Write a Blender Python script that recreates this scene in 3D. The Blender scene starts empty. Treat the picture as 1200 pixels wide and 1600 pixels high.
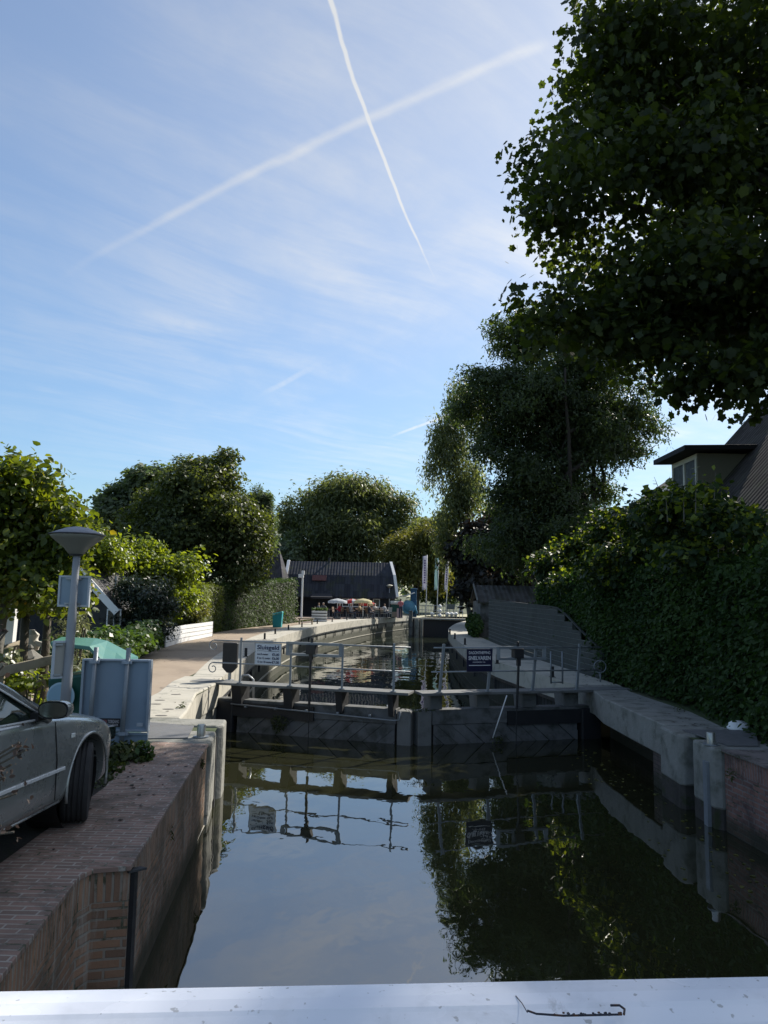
import bpy, bmesh, math, random
import numpy as np
from mathutils import Vector, Matrix
R = math.radians
rng = np.random.default_rng(7)
random.seed(7)
sc = bpy.context.scene
# ------------------------------------------------------------------ camera
CAM_H, PITCH, ROLL, FPX = 1.95, R(6.4), 0.018, 1160.0
cd = bpy.data.cameras.new('camera'); cam = bpy.data.objects.new('camera', cd); sc.collection.objects.link(cam)
sc.camera = cam
cd.sensor_fit = 'VERTICAL'; cd.sensor_height = 24; cd.lens = 24*FPX/1600
cd.clip_start = 0.05; cd.clip_end = 4000
_R0 = Vector((1, 0, 0)); _U0 = Vector((0, -math.sin(PITCH), math.cos(PITCH))); _F = Vector((0, math.cos(PITCH), math.sin(PITCH)))
_Rc = math.cos(ROLL)*_R0+math.sin(ROLL)*_U0; _Uc = -math.sin(ROLL)*_R0+math.cos(ROLL)*_U0
m = Matrix.Identity(4)
for i in range(3):
    m[i][0] = _Rc[i]; m[i][1] = _Uc[i]; m[i][2] = -_F[i]
m[2][3] = CAM_H
cam.matrix_world = m
def ray(px, py):
    return (px-600)/FPX*_Rc-(py-800)/FPX*_Uc+_F
def gp(px, py, z=0.0):            # the point of the level z seen at that pixel (surveying helper)
    d = ray(px, py); t = (z-CAM_H)/d.z
    return Vector((d.x*t, d.y*t, z))
def at(px, py, y):                # the point at forward distance y seen at that pixel
    d = ray(px, py); t = y/d.y
    return Vector((d.x*t, y, CAM_H+d.z*t))
# ------------------------------------------------------------------ light
SUN_EL, SUN_AZ = R(37), R(42)     # azimuth from +Y towards +X
sd = Vector((math.sin(SUN_AZ)*math.cos(SUN_EL), math.cos(SUN_AZ)*math.cos(SUN_EL), math.sin(SUN_EL)))
ld = bpy.data.lights.new('sun', 'SUN'); ld.energy = 5.0; ld.angle = R(0.5); ld.color = (1, .93, .82)
lo = bpy.data.objects.new('sun', ld); sc.collection.objects.link(lo)
lo.rotation_euler = sd.to_track_quat('Z', 'Y').to_euler(); lo.location = (10, 10, 40)
w = bpy.data.worlds.new('World'); sc.world = w; w.use_nodes = True
nt = w.node_tree; nt.nodes.clear()
class NG:
    """small node-graph writer"""
    def __init__(s, nt): s.nt = nt
    def n(s, typ, **kw):
        nd = s.nt.nodes.new(typ)
        for k, v in kw.items(): setattr(nd, k, v)
        return nd
    def set(s, sock, v):
        if hasattr(v, 'node') or isinstance(v, bpy.types.NodeSocket): s.nt.links.new(v, sock)
        else: sock.default_value = v
    def m(s, op, a, b=None, c=None, clamp=False):
        nd = s.n('ShaderNodeMath', operation=op, use_clamp=clamp)
        s.set(nd.inputs[0], a)
        if b is not None: s.set(nd.inputs[1], b)
        if c is not None: s.set(nd.inputs[2], c)
        return nd.outputs[0]
    def mix(s, f, a, b, mode='MIX'):
        nd = s.n('ShaderNodeMix', data_type='RGBA', blend_type=mode)
        s.set(nd.inputs[0], f); s.set(nd.inputs[6], a); s.set(nd.inputs[7], b)
        return nd.outputs[2]
    def ramp(s, f, lo, hi, a=0.0, b=1.0):
        nd = s.n('ShaderNodeMapRange', interpolation_type='SMOOTHSTEP')
        s.set(nd.inputs[0], f); nd.inputs[1].default_value = lo; nd.inputs[2].default_value = hi
        nd.inputs[3].default_value = a; nd.inputs[4].default_value = b
        return nd.outputs[0]
    def noise(s, vec, scale, detail=4, rough=.55, dist=0.0):
        nd = s.n('ShaderNodeTexNoise')
        if vec is not None: s.set(nd.inputs['Vector'], vec)
        nd.inputs['Scale'].default_value = scale; nd.inputs['Detail'].default_value = detail
        nd.inputs['Roughness'].default_value = rough; nd.inputs['Distortion'].default_value = dist
        return nd.outputs['Fac']
    def xyz(s, x, y, z=0.0):
        nd = s.n('ShaderNodeCombineXYZ'); s.set(nd.inputs[0], x); s.set(nd.inputs[1], y); s.set(nd.inputs[2], z)
        return nd.outputs[0]
    def sep(s, v):
        nd = s.n('ShaderNodeSeparateXYZ'); s.set(nd.inputs[0], v); return nd.outputs
g = NG(nt)
sky = g.n('ShaderNodeTexSky', sky_type='NISHITA'); sky.sun_disc = False
sky.sun_elevation = SUN_EL; sky.sun_rotation = SUN_AZ; sky.air_density = 1.0; sky.dust_density = 0.6; sky.ozone_density = 2.2
tc = g.n('ShaderNodeTexCoord'); D = tc.outputs['Generated']; dx, dy, dz = g.sep(D)
zc = g.m('MAXIMUM', dz, 0.04)
cx = g.m('DIVIDE', dx, zc); cy = g.m('DIVIDE', dy, zc)           # coordinates on a high flat cloud layer
wx = g.m('MULTIPLY', g.m('SUBTRACT', g.noise(g.xyz(cx, cy), .6, 1), .5), .5)
cv = g.xyz(g.m('ADD', g.m('ADD', g.m('MULTIPLY', cx, .9), g.m('MULTIPLY', cy, .35)), wx), g.m('ADD', g.m('SUBTRACT', g.m('MULTIPLY', cy, .55), g.m('MULTIPLY', cx, .5)), wx))
n1 = g.noise(cv, .8, 8, .62, .15); n2 = g.noise(g.xyz(g.m('MULTIPLY', g.sep(cv)[0], .5), g.m('MULTIPLY', g.sep(cv)[1], 3.0)), 2.0, 8, .62, .25)
cir = g.m('MULTIPLY', g.ramp(n1, .34, .66), g.ramp(n2, .30, .66, .10, 1))
right = g.ramp(g.m('DIVIDE', dx, g.m('MAXIMUM', dy, .05)), -.55, .15, .38, 1)   # the veil of cirrus lies to the right
high = g.ramp(dz, .10, .28, .25, 1)
cir = g.m('MULTIPLY', g.m('MULTIPLY', cir, right), high)
veil = g.m('MULTIPLY', g.m('MULTIPLY', g.ramp(dz, .08, .6), right), .30)
cir = g.m('ADD', g.m('MULTIPLY', cir, .60), veil)
# vapour trails: straight bands fixed in the sky
gyy = g.m('MAXIMUM', dy, .02); gx = g.m('DIVIDE', dx, gyy); gz = g.m('DIVIDE', dz, gyy)
wob = g.m('SUBTRACT', g.noise(g.xyz(gx, gz), 9, 3), .5)
def trail(p0, p1, w0, w1, bow, amt, fade0, fade1, soft=.2):
    a, b = ray(*p0), ray(*p1); ax, az, bx, bz = a.x/a.y, a.z/a.y, b.x/b.y, b.z/b.y
    L = math.hypot(bx-ax, bz-az); tx, tz = (bx-ax)/L, (bz-az)/L
    ux, uz = g.m('SUBTRACT', gx, ax), g.m('SUBTRACT', gz, az)
    t = g.m('DIVIDE', g.m('ADD', g.m('MULTIPLY', ux, tx), g.m('MULTIPLY', uz, tz)), L)
    p = g.m('SUBTRACT', g.m('MULTIPLY', uz, tx), g.m('MULTIPLY', ux, tz))
    p = g.m('SUBTRACT', p, g.m('MULTIPLY', g.m('MULTIPLY', t, g.m('SUBTRACT', 1.0, t)), bow))
    p = g.m('ADD', p, g.m('MULTIPLY', wob, w0*1.6))
    wd = g.m('ADD', g.m('MULTIPLY', t, w1-w0), w0)
    f = g.ramp(g.m('DIVIDE', g.m('ABSOLUTE', p), g.m('MAXIMUM', wd, .0005)), soft, 1.0, 1, 0)
    f = g.m('MULTIPLY', f, g.m('MULTIPLY', g.ramp(t, 0.0, fade0), g.ramp(t, 1-fade1, 1, 1, 0)))
    br = g.ramp(g.noise(g.xyz(g.m('MULTIPLY', t, 9), g.m('MULTIPLY', p, 40)), 1.5, 4), .25, .6, .55, 1)
    return g.m('MULTIPLY', g.m('MULTIPLY', f, br), amt)
c = g.m('ADD', cir, trail((500, -60), (686, 450), .0060, .0018, -.05, .85, .02, .25, .1), clamp=True)
c = g.m('ADD', c, trail((55, 456), (870, 62), .0085, .0155, .075, .32, .35, .05, .0), clamp=True)
c = g.m('ADD', c, trail((400, 620), (500, 568), .005, .006, 0, .22, .4, .4), clamp=True)
c = g.m('ADD', c, trail((600, 686), (712, 645), .0025, .003, 0, .5, .4, .1), clamp=True)
c = g.m('ADD', c, trail((160, 490), (420, 530), .02, .012, 0, .16, .5, .5), clamp=True)
tint = g.mix(g.ramp(dz, .05, .65), (.85, .97, 1.03, 1), (.94, .98, 1.0, 1))
skc = g.mix(1.0, sky.outputs[0], tint, 'MULTIPLY')
lum = g.n('ShaderNodeRGBToBW'); g.set(lum.inputs[0], skc)
kc = g.m('DIVIDE', 1.35, g.m('ADD', 1.0, g.m('MULTIPLY', lum.outputs[0], .105)))   # the camera's gentle highlight roll-off round the sun
skc = g.mix(1.0, skc, g.xyz(kc, kc, kc), 'MULTIPLY')
lum = g.n('ShaderNodeRGBToBW'); g.set(lum.inputs[0], skc)
cl = g.m('ADD', g.m('MULTIPLY', lum.outputs[0], .85), 2.7)
clc = g.mix(1.0, (.97, 1.0, 1.04, 1), g.xyz(cl, cl, cl), 'MULTIPLY')
out = g.mix(c, skc, clc)
bg = g.n('ShaderNodeBackground'); g.set(bg.inputs[0], out); bg.inputs[1].default_value = .100
wo = g.n('ShaderNodeOutputWorld'); g.set(wo.inputs[0], bg.outputs[0])
sc.view_settings.view_transform = 'Standard'; sc.view_settings.look = 'None'
sc.view_settings.exposure = 0.64; sc.view_settings.gamma = 1
cy_ = sc.cycles
cy_.max_bounces = 6; cy_.diffuse_bounces = 3; cy_.glossy_bounces = 3; cy_.transmission_bounces = 4; cy_.transparent_max_bounces = 8
cy_.caustics_reflective = False; cy_.caustics_refractive = False; cy_.sample_clamp_indirect = 4
try:
    cy_.use_denoising = True; cy_.denoiser = 'OPENIMAGEDENOISE'
except Exception: pass
# ------------------------------------------------------------------ helpers
COL = sc.collection
class MB:
    def __init__(s): s.v = []; s.f = []; s.uv = []
    def add(s, vs, fs, uvs=None):
        k = len(s.v); s.v += [tuple(v) for v in vs]; s.f += [tuple(i+k for i in f) for f in fs]
        s.uv += uvs if uvs else [None]*len(fs)
        return s
    def box(s, c, size, rz=0.0, ry=0.0, rx=0.0):
        hx, hy, hz = size[0]/2, size[1]/2, size[2]/2
        M = Matrix.Rotation(rz, 3, 'Z') @ Matrix.Rotation(ry, 3, 'Y') @ Matrix.Rotation(rx, 3, 'X')
        vs = [Vector(c)+M @ Vector((a*hx, b*hy, d*hz)) for a in (-1, 1) for b in (-1, 1) for d in (-1, 1)]
        return s.add(vs, [(0, 1, 3, 2), (4, 6, 7, 5), (0, 4, 5, 1), (2, 3, 7, 6), (0, 2, 6, 4), (1, 5, 7, 3)])
    def prism(s, poly, z0, z1):
        n = len(poly); vs = [(p[0], p[1], z0) for p in poly]+[(p[0], p[1], z1) for p in poly]
        return s.add(vs, [tuple(range(n-1, -1, -1)), tuple(range(n, 2*n))]+[(i, (i+1) % n, n+(i+1) % n, n+i) for i in range(n)])
    def xprism(s, prof, x0, x1, org=(0, 0, 0), rz=0.0):     # profile in local y,z swept along local x
        M = Matrix.Rotation(rz, 3, 'Z'); n = len(prof)
        vs = [Vector(org)+M @ Vector((x, p[0], p[1])) for x in (x0, x1) for p in prof]
        return s.add(vs, [tuple(range(n)), tuple(range(2*n-1, n-1, -1))]+[(i, n+i, n+(i+1) % n, (i+1) % n) for i in range(n)])
    def tube(s, pts, r, seg=8, cap=True):
        pts = [Vector(p) for p in pts]; n = len(pts); rs = r if isinstance(r, (list, tuple)) else [r]*n
        k = len(s.v); vs = []; fs = []; u = None
        for i, p in enumerate(pts):
            t = (pts[min(i+1, n-1)]-pts[max(i-1, 0)])
            t = t.normalized() if t.length > 1e-9 else Vector((0, 0, 1))
            if u is None: u = t.orthogonal().normalized()
            else:
                u = u-t*u.dot(t)
                u = u.normalized() if u.length > 1e-6 else t.orthogonal().normalized()
            b = t.cross(u)
            for j in range(seg):
                a = 2*math.pi*j/seg; vs.append(p+(u*math.cos(a)+b*math.sin(a))*rs[i])
        for i in range(n-1):
            for j in range(seg):
                j2 = (j+1) % seg; fs.append((i*seg+j, i*seg+j2, (i+1)*seg+j2, (i+1)*seg+j))
        if cap: fs += [tuple(range(seg-1, -1, -1)), tuple((n-1)*seg+j for j in range(seg))]
        return s.add(vs, fs)
    def bar(s, a, b, wd, h=None):                            # square bar between two points
        a, b = Vector(a), Vector(b); t = (b-a).normalized(); h = h or wd
        sdv = t.cross(Vector((0, 0, 1))); sdv = sdv.normalized() if sdv.length > .02 else Vector((1, 0, 0))
        up = sdv.cross(t).normalized(); vs = []
        for p in (a, b):
            for (i, j) in ((-1, -1), (1, -1), (1, 1), (-1, 1)): vs.append(p+sdv*i*wd/2+up*j*h/2)
        return s.add(vs, [(0, 1, 2, 3), (7, 6, 5, 4)]+[(i, 4+i, 4+(i+1) % 4, (i+1) % 4) for i in range(4)])
    def lathe(s, prof, c=(0, 0, 0), seg=20, sx=1, sy=1):
        c = Vector(c); n = len(prof); vs = []; fs = []
        for r, z in prof:
            for j in range(seg):
                a = 2*math.pi*j/seg; vs.append((c.x+r*math.cos(a)*sx, c.y+r*math.sin(a)*sy, c.z+z))
        for i in range(n-1):
            for j in range(seg):
                j2 = (j+1) % seg; fs.append((i*seg+j, i*seg+j2, (i+1)*seg+j2, (i+1)*seg+j))
        fs += [tuple(range(seg-1, -1, -1)), tuple((n-1)*seg+j for j in range(seg))]
        return s.add(vs, fs)
    def wall(s, line, z0, z1, th=.3, side=1):               # upright sheet along a polyline with uv in metres and a thickness away from the water
        L = [Vector((p[0], p[1])) for p in line]; n = len(L); nr = []
        for i in range(n):
            t = (L[min(i+1, n-1)]-L[max(i-1, 0)]).normalized(); nr.append(Vector((-t.y, t.x))*side)
        B = [L[i]+nr[i]*th for i in range(n)]; u = 0
        for i in range(n-1):
            d = (L[i+1]-L[i]).length
            a, b, c_, d_ = L[i], L[i+1], B[i+1], B[i]
            q = lambda p, z: (p.x, p.y, z)
            s.add([q(a, z0), q(b, z0), q(b, z1), q(a, z1)], [(0, 1, 2, 3)], [[(u, z0), (u+d, z0), (u+d, z1), (u, z1)]])
            s.add([q(a, z1), q(b, z1), q(c_, z1), q(d_, z1)], [(0, 1, 2, 3)], [[(u, z1), (u+d, z1), (u+d, z1+th), (u, z1+th)]])
            s.add([q(d_, z0), q(c_, z0), q(c_, z1), q(d_, z1)], [(3, 2, 1, 0)], [[(u, z0), (u+d, z0), (u+d, z1), (u, z1)]])
            u += d
        for i in (0, n-1):
            a, d_ = L[i], B[i]
            s.add([(a.x, a.y, z0), (d_.x, d_.y, z0), (d_.x, d_.y, z1), (a.x, a.y, z1)], [(0, 1, 2, 3)], [[(0, z0), (th, z0), (th, z1), (0, z1)]])
        return s
    def slab(s, inner, outer, z0, z1):                       # horizontal band between two polylines of equal length, solid
        n = len(inner)
        for i in range(n-1):
            a, b, c_, d_ = inner[i], inner[i+1], outer[i+1], outer[i]
            T = [(p[0], p[1], z1) for p in (a, b, c_, d_)]; Bm = [(p[0], p[1], z0) for p in (a, b, c_, d_)]
            fs = [(0, 1, 2, 3), (7, 6, 5, 4), (0, 4, 5, 1), (2, 6, 7, 3)]
            if i == 0: fs.append((0, 3, 7, 4))
            if i == n-2: fs.append((1, 5, 6, 2))
            s.add(T+Bm, fs)
        return s
    def build(s, name, mat, parent=None, smooth=False, bevel=0.0, weld=False, auto=None):
        me = bpy.data.meshes.new(name); me.from_pydata(s.v, [], s.f); me.update()
        if any(u for u in s.uv):
            uvl = me.uv_layers.new(name='UVMap')
            for p, u in zip(me.polygons, s.uv):
                if u:
                    for li, c_ in zip(p.loop_indices, u): uvl.data[li].uv = c_
        bm = bmesh.new(); bm.from_mesh(me)
        if weld: bmesh.ops.remove_doubles(bm, verts=bm.verts, dist=1e-4)
        bmesh.ops.recalc_face_normals(bm, faces=bm.faces); bm.to_mesh(me); bm.free()
        if smooth:
            for p in me.polygons: p.use_smooth = True
            if auto is not None: me.set_sharp_from_angle(angle=R(auto))
        o = bpy.data.objects.new(name, me); COL.objects.link(o)
        if mat: me.materials.append(mat)
        adopt(o, parent)
        if bevel:
            b = o.modifiers.new('bevel', 'BEVEL'); b.width = bevel; b.segments = 2; b.limit_method = 'ANGLE'; b.angle_limit = R(40)
        return o
def adopt(o, parent):
    if parent is not None:
        o.parent = parent; o.location = -parent.location if parent.parent is None else (0, 0, 0)
def tag(o, label=None, cat=None, group=None, kind=None):
    if label: o['label'] = label
    if cat: o['category'] = cat
    if group: o['group'] = group
    if kind: o['kind'] = kind
    return o
def thing(name, label, cat, loc=(0, 0, 0), group=None):
    o = bpy.data.objects.new(name, None); COL.objects.link(o); o.location = loc; o.empty_display_size = .2
    return tag(o, label, cat, group)
def copy_tree(o, parent=None):
    c = o.copy(); COL.objects.link(c); c.parent = parent
    for ch in list(o.children): copy_tree(ch, c)
    return c
def text_mesh(name, body, size, mat, parent, org, ux, uy, align='LEFT', bold=0.0, width=None):
    """writing as thin solid letters: org = world anchor, ux/uy = direction of writing / up"""
    cu = bpy.data.curves.new('writing', 'FONT'); cu.body = body; cu.size = size; cu.align_x = align; cu.offset = bold*size; cu.extrude = .0015
    to = bpy.data.objects.new('writing', cu); COL.objects.link(to)
    bpy.context.view_layer.update()
    me = bpy.data.meshes.new_from_object(to.evaluated_get(bpy.context.evaluated_depsgraph_get()))
    bpy.data.objects.remove(to); me.name = name
    ux, uy = Vector(ux).normalized(), Vector(uy).normalized(); nz = ux.cross(uy)
    xs = [v.co.x for v in me.vertices]; sx = 1.0
    if width and xs: sx = width/(max(xs)-min(xs))
    for v in me.vertices:
        c_ = v.co.copy(); v.co = Vector(org)+ux*c_.x*sx+uy*c_.y+nz*c_.z
    o = bpy.data.objects.new(name, me); COL.objects.link(o); me.materials.clear(); me.materials.append(mat); adopt(o, parent)
    return o
# ------------------------------------------------------------------ materials
def newmat(name):
    m_ = bpy.data.materials.new(name); m_.use_nodes = True; nt_ = m_.node_tree; nt_.nodes.clear()
    g_ = NG(nt_); o_ = g_.n('ShaderNodeOutputMaterial'); p_ = g_.n('ShaderNodeBsdfPrincipled'); g_.set(o_.inputs[0], p_.outputs[0])
    return m_, g_, p_, o_
def c4(c_, k=1.0): return (c_[0]*k, c_[1]*k, c_[2]*k, 1)
def mat(name, col, rough=.75, var=.25, sc_=3.0, bump=.15, bsc=30.0, metal=0.0, spec=.4, col2=None, patch=(.45, .65), sc2=.8, dist=.01):
    m_, g_, p_, o_ = newmat(name)
    P = g_.n('ShaderNodeTexCoord').outputs['Object']
    f = g_.noise(P, sc_, 6, .6); c_ = g_.mix(f, c4(col, 1-var), c4(col, 1+var))
    if col2: c_ = g_.mix(g_.ramp(g_.noise(P, sc2, 6, .65, .3), *patch), c_, c4(col2))
    g_.set(p_.inputs['Base Color'], c_); g_.set(p_.inputs['Roughness'], g_.ramp(g_.noise(P, sc_*2.3, 4), .2, .8, max(rough-.12, .03), min(rough+.12, 1)))
    p_.inputs['Metallic'].default_value = metal; p_.inputs['Specular IOR Level'].default_value = spec
    if bump:
        b = g_.n('ShaderNodeBump'); b.inputs['Strength'].default_value = bump; b.inputs['Distance'].default_value = dist
        g_.set(b.inputs['Height'], g_.noise(P, bsc, 5, .6)); g_.set(p_.inputs['Normal'], b.outputs[0])
    return m_
def brick_mat(name, c1, c2, mortar, bw, bh, ms=.012, use='UV', swap=False, stain=None, lime=0.0, rough=.85, offset=.5, bias=0.0, soldier=None):
    m_, g_, p_, o_ = newmat(name)
    T = g_.n('ShaderNodeTexCoord'); V = T.outputs['UV' if use == 'UV' else 'Object']; P = T.outputs['Object']
    wv = g_.noise(P, 2.2, 3); x, y, z = g_.sep(V)
    x = g_.m('ADD', x, g_.m('MULTIPLY', g_.m('SUBTRACT', wv, .5), .03)); y = g_.m('ADD', y, g_.m('MULTIPLY', g_.m('SUBTRACT', g_.noise(P, 3.1, 3), .5), .025))
    if swap: x, y = y, x
    def br(bw_, bh_, off, xx, yy):
        b_ = g_.n('ShaderNodeTexBrick'); b_.offset = off; g_.set(b_.inputs['Vector'], g_.xyz(xx, yy))
        b_.inputs['Color1'].default_value = c4(c1); b_.inputs['Color2'].default_value = c4(c2); b_.inputs['Mortar'].default_value = c4(mortar)
        b_.inputs['Scale'].default_value = 1; b_.inputs['Mortar Size'].default_value = ms; b_.inputs['Mortar Smooth'].default_value = .25
        b_.inputs['Bias'].default_value = bias; b_.inputs['Brick Width'].default_value = bw_; b_.inputs['Row Height'].default_value = bh_
        return b_.outputs['Color'], b_.outputs['Fac']
    c_, fac = br(bw, bh, offset, x, y)
    if soldier:                                             # upright brick ends along the top of the wall
        s1, f1 = br(.055, soldier, 0, x, y); k = g_.m('GREATER_THAN', y, -soldier)
        c_ = g_.mix(k, c_, s1); fac = g_.m('ADD', g_.m('MULTIPLY', fac, g_.m('SUBTRACT', 1.0, k)), g_.m('MULTIPLY', f1, k))
    c_ = g_.mix(g_.m('MULTIPLY', g_.noise(P, 14, 5, .7), .5), c_, c4(c1, .45))
    if stain: c_ = g_.mix(g_.ramp(g_.noise(P, 1.7, 7, .75, .5), .45, .62, 0, .7), c_, c4(stain)); c_ = g_.mix(g_.m('MULTIPLY', fac, g_.ramp(g_.noise(P, 4.5, 5, .7), .5, .62, 0, .85)), c_, (.035, .045, .018, 1))
    if lime:                                                # run-down lime streaks on the wall
        ln = g_.noise(g_.xyz(g_.m('MULTIPLY', g_.sep(V)[0], 6), g_.m('MULTIPLY', g_.sep(V)[1], .7)), 1.3, 7, .75, .4)
        c_ = g_.mix(g_.ramp(ln, .50, .72, 0, lime), c_, (.36, .34, .30, 1))
    if use == 'UV':                                         # algae band where the water stands
        zz_ = g_.m('ADD', g_.sep(V)[1], g_.m('MULTIPLY', g_.noise(P, 3.5, 4), .25)); c_ = g_.mix(g_.ramp(zz_, -.78, -.55, .8, 0), c_, (.030, .034, .020, 1))
    g_.set(p_.inputs['Base Color'], c_); p_.inputs['Roughness'].default_value = rough; p_.inputs['Specular IOR Level'].default_value = .3
    b = g_.n('ShaderNodeBump'); b.inputs['Strength'].default_value = .7; b.inputs['Distance'].default_value = .012
    h = g_.m('SUBTRACT', g_.m('MULTIPLY', g_.noise(P, 35, 5, .65), .45), fac); g_.set(b.inputs['Height'], h); g_.set(p_.inputs['Normal'], b.outputs[0])
    return m_
def leaf_mat(name, dark, light, trans=.35, tcol=None, rough=.45, spec=.35, hi=None):
    m_, g_, p_, o_ = newmat(name)
    a = g_.n('ShaderNodeAttribute', attribute_name='lv').outputs['Fac']
    c_ = g_.mix(a, c4(dark), c4(light))
    if hi: c_ = g_.mix(g_.ramp(a, .86, .97), c_, c4(hi))
    g_.set(p_.inputs['Base Color'], c_); p_.inputs['Roughness'].default_value = rough; p_.inputs['Specular IOR Level'].default_value = spec
    t = g_.n('ShaderNodeBsdfTranslucent'); tc_ = g_.mix(1.0, c_, c4(tcol or (2.4, 2.2, .8)), 'MULTIPLY'); g_.set(t.inputs[0], tc_)
    mx = g_.n('ShaderNodeMixShader'); mx.inputs[0].default_value = trans; g_.set(mx.inputs[1], p_.outputs[0]); g_.set(mx.inputs[2], t.outputs[0]); g_.set(o_.inputs[0], mx.outputs[0])
    return m_
# ------------------------------------------------------------------ foliage
SH = {}
def _star(n_l, deep, rnd=.0):
    vs = []
    for i in range(n_l*2+1):
        a = -math.pi*.5+.35+(2*math.pi-.7)*i/(n_l*2)
        r_ = 1.0 if i % 2 == 1 else deep
        k = 1-.25*abs(i-n_l)/n_l
        vs.append((math.cos(a)*r_*k*.62, .42+math.sin(a)*r_*k*.62, 0))
    return [(0, -.15, 0)]+vs
SH['maple'] = (_star(5, .72), [tuple(range(12))])
SH['lobed'] = (_star(3, .66), [tuple(range(8))])
SH['oval'] = ([(0, 0, 0), (.30, .28, .07), (.27, .68, .05), (0, 1, -.05), (-.27, .68, .05), (-.30, .28, .07)], [(0, 1, 2, 3), (0, 3, 4, 5)])
SH['quad'] = ([(0, 0, 0), (.34, .45, .05), (0, 1, -.05), (-.34, .45, .05)], [(0, 1, 2, 3)])
SH['long'] = ([(0, 0, 0), (.16, .4, .03), (0, 1, -.10), (-.16, .4, .03)], [(0, 1, 2, 3)])
SH['spray'] = ([(0, 0, 0), (.20, .30, .04), (0, .42, 0), (-.20, .30, .04), (.14, .62, -.02), (0, 1, -.12), (-.16, .66, -.02)], [(0, 1, 2, 3), (2, 4, 5, 6)])
def unit(a): return a/np.maximum(np.linalg.norm(a, axis=1, keepdims=True), 1e-9)
def leaves(name, pts, nrm, size, shape, mat_, parent=None, lv=None, up=.6, rand=.8, droop=.25, var=.5):
    N = len(pts); tv, tf = SH[shape]; tv = np.array(tv); k = len(tv)
    nz = unit(nrm*.6+np.array([0, 0, up])+rng.normal(size=(N, 3))*rand*.6)
    tip = unit(nrm*.7+rng.normal(size=(N, 3))*rand+np.array([0, 0, -droop])); ty = unit(tip-nz*np.sum(tip*nz, 1, keepdims=True)); tx = np.cross(ty, nz)
    s_ = (size*(1+var*(rng.random(N)*2-1)))[:, None, None]
    V = pts[:, None, :]+s_*(tv[None, :, 0:1]*tx[:, None, :]+(tv[None, :, 1:2]-.3)*ty[:, None, :]+tv[None, :, 2:3]*nz[:, None, :])
    V = V.reshape(-1, 3).astype(np.float32)
    loops = np.concatenate([np.array(f) for f in tf]); nl = len(loops)
    L = (np.arange(N)[:, None]*k+loops[None, :]).reshape(-1).astype(np.int32)
    cnt = np.array([len(f) for f in tf]); st = np.concatenate([[0], np.cumsum(cnt)[:-1]])
    S = (np.arange(N)[:, None]*nl+st[None, :]).reshape(-1).astype(np.int32)
    me = bpy.data.meshes.new(name); me.vertices.add(len(V)); me.vertices.foreach_set('co', V.reshape(-1))
    me.loops.add(len(L)); me.loops.foreach_set('vertex_index', L)
    me.polygons.add(len(S)); me.polygons.foreach_set('loop_start', S)
    try: me.polygons.foreach_set('loop_total', np.tile(cnt, N).astype(np.int32))
    except Exception: pass
    me.update(calc_edges=True)
    if lv is None: lv = rng.random(N)
    A = me.attributes.new('lv', 'FLOAT', 'FACE'); A.data.foreach_set('value', np.repeat(np.clip(lv, 0, 1), len(cnt)).astype(np.float32))
    me.materials.append(mat_); o = bpy.data.objects.new(name, me); COL.objects.link(o); adopt(o, parent)
    return o
def crown(lobes, n, per, cr, shell=.5, rough=.16, flat=.6, cut=None, low=-1.0, sub=9):
    L = np.array([l[:6] for l in lobes], float)
    if sub:                                                  # boughs: each lobe breaks up into smaller leafy clumps
        S_ = []
        for l in L:
            for k in range(sub):
                d = rng.normal(size=3); d /= np.linalg.norm(d)
                if d[2] < -.35: d[2] *= -.6
                q = rng.uniform(.26, .48); e = rng.uniform(.55, .98)-q*.15
                S_.append((l[0]+d[0]*l[3]*e, l[1]+d[1]*l[4]*e, l[2]+d[2]*l[5]*e, l[3]*q, l[4]*q, l[5]*q*.85))
            S_.append((l[0], l[1], l[2], l[3]*.62, l[4]*.62, l[5]*.62))
        L = np.array(S_)
    A = (L[:, 3]*L[:, 4]+L[:, 3]*L[:, 5]+L[:, 4]*L[:, 5])
    li = rng.choice(len(L), n, p=A/A.sum()); d = unit(rng.normal(size=(n, 3)))
    d[:, 2] = np.where(d[:, 2] < low, -d[:, 2], d[:, 2])
    ph = rng.random((4, 3))*6.28; fr = rng.normal(size=(4, 3, 3))*2.6
    nz = sum(np.sin(d @ fr[i].T+ph[i]).sum(1) for i in range(4))/4
    r_ = (1-shell*rng.random(n)**1.6)*(1+rough*nz)
    C = L[li, :3]+d*r_[:, None]*L[li, 3:6]
    if cut is not None:
        k = cut(C); C = C[k]; d = d[k]; n = len(C)
    clv = rng.random(n)
    pts = np.repeat(C, per, 0)+np.clip(rng.normal(size=(n*per, 3)), -1.7, 1.7)*cr*np.array([1, 1, flat])
    nrm = np.repeat(d, per, 0); lv = np.repeat(clv, per)*.55+rng.random(n*per)*.45
    return pts, nrm, lv, C
def limb(mb, a, b, r0, r1, wig=.06, seg=7, n=5):
    a, b = Vector(a), Vector(b); L = (b-a).length; pts = []; rs = []
    for i in range(n+1):
        t = i/n; p = a.lerp(b, t); k = math.sin(math.pi*t)*L*wig
        p += Vector((random.uniform(-1, 1)*k, random.uniform(-1, 1)*k, L*.08*math.sin(math.pi*t)))
        pts.append(p); rs.append(r0+(r1-r0)*t)
    mb.tube(pts, rs, seg); return pts
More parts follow.
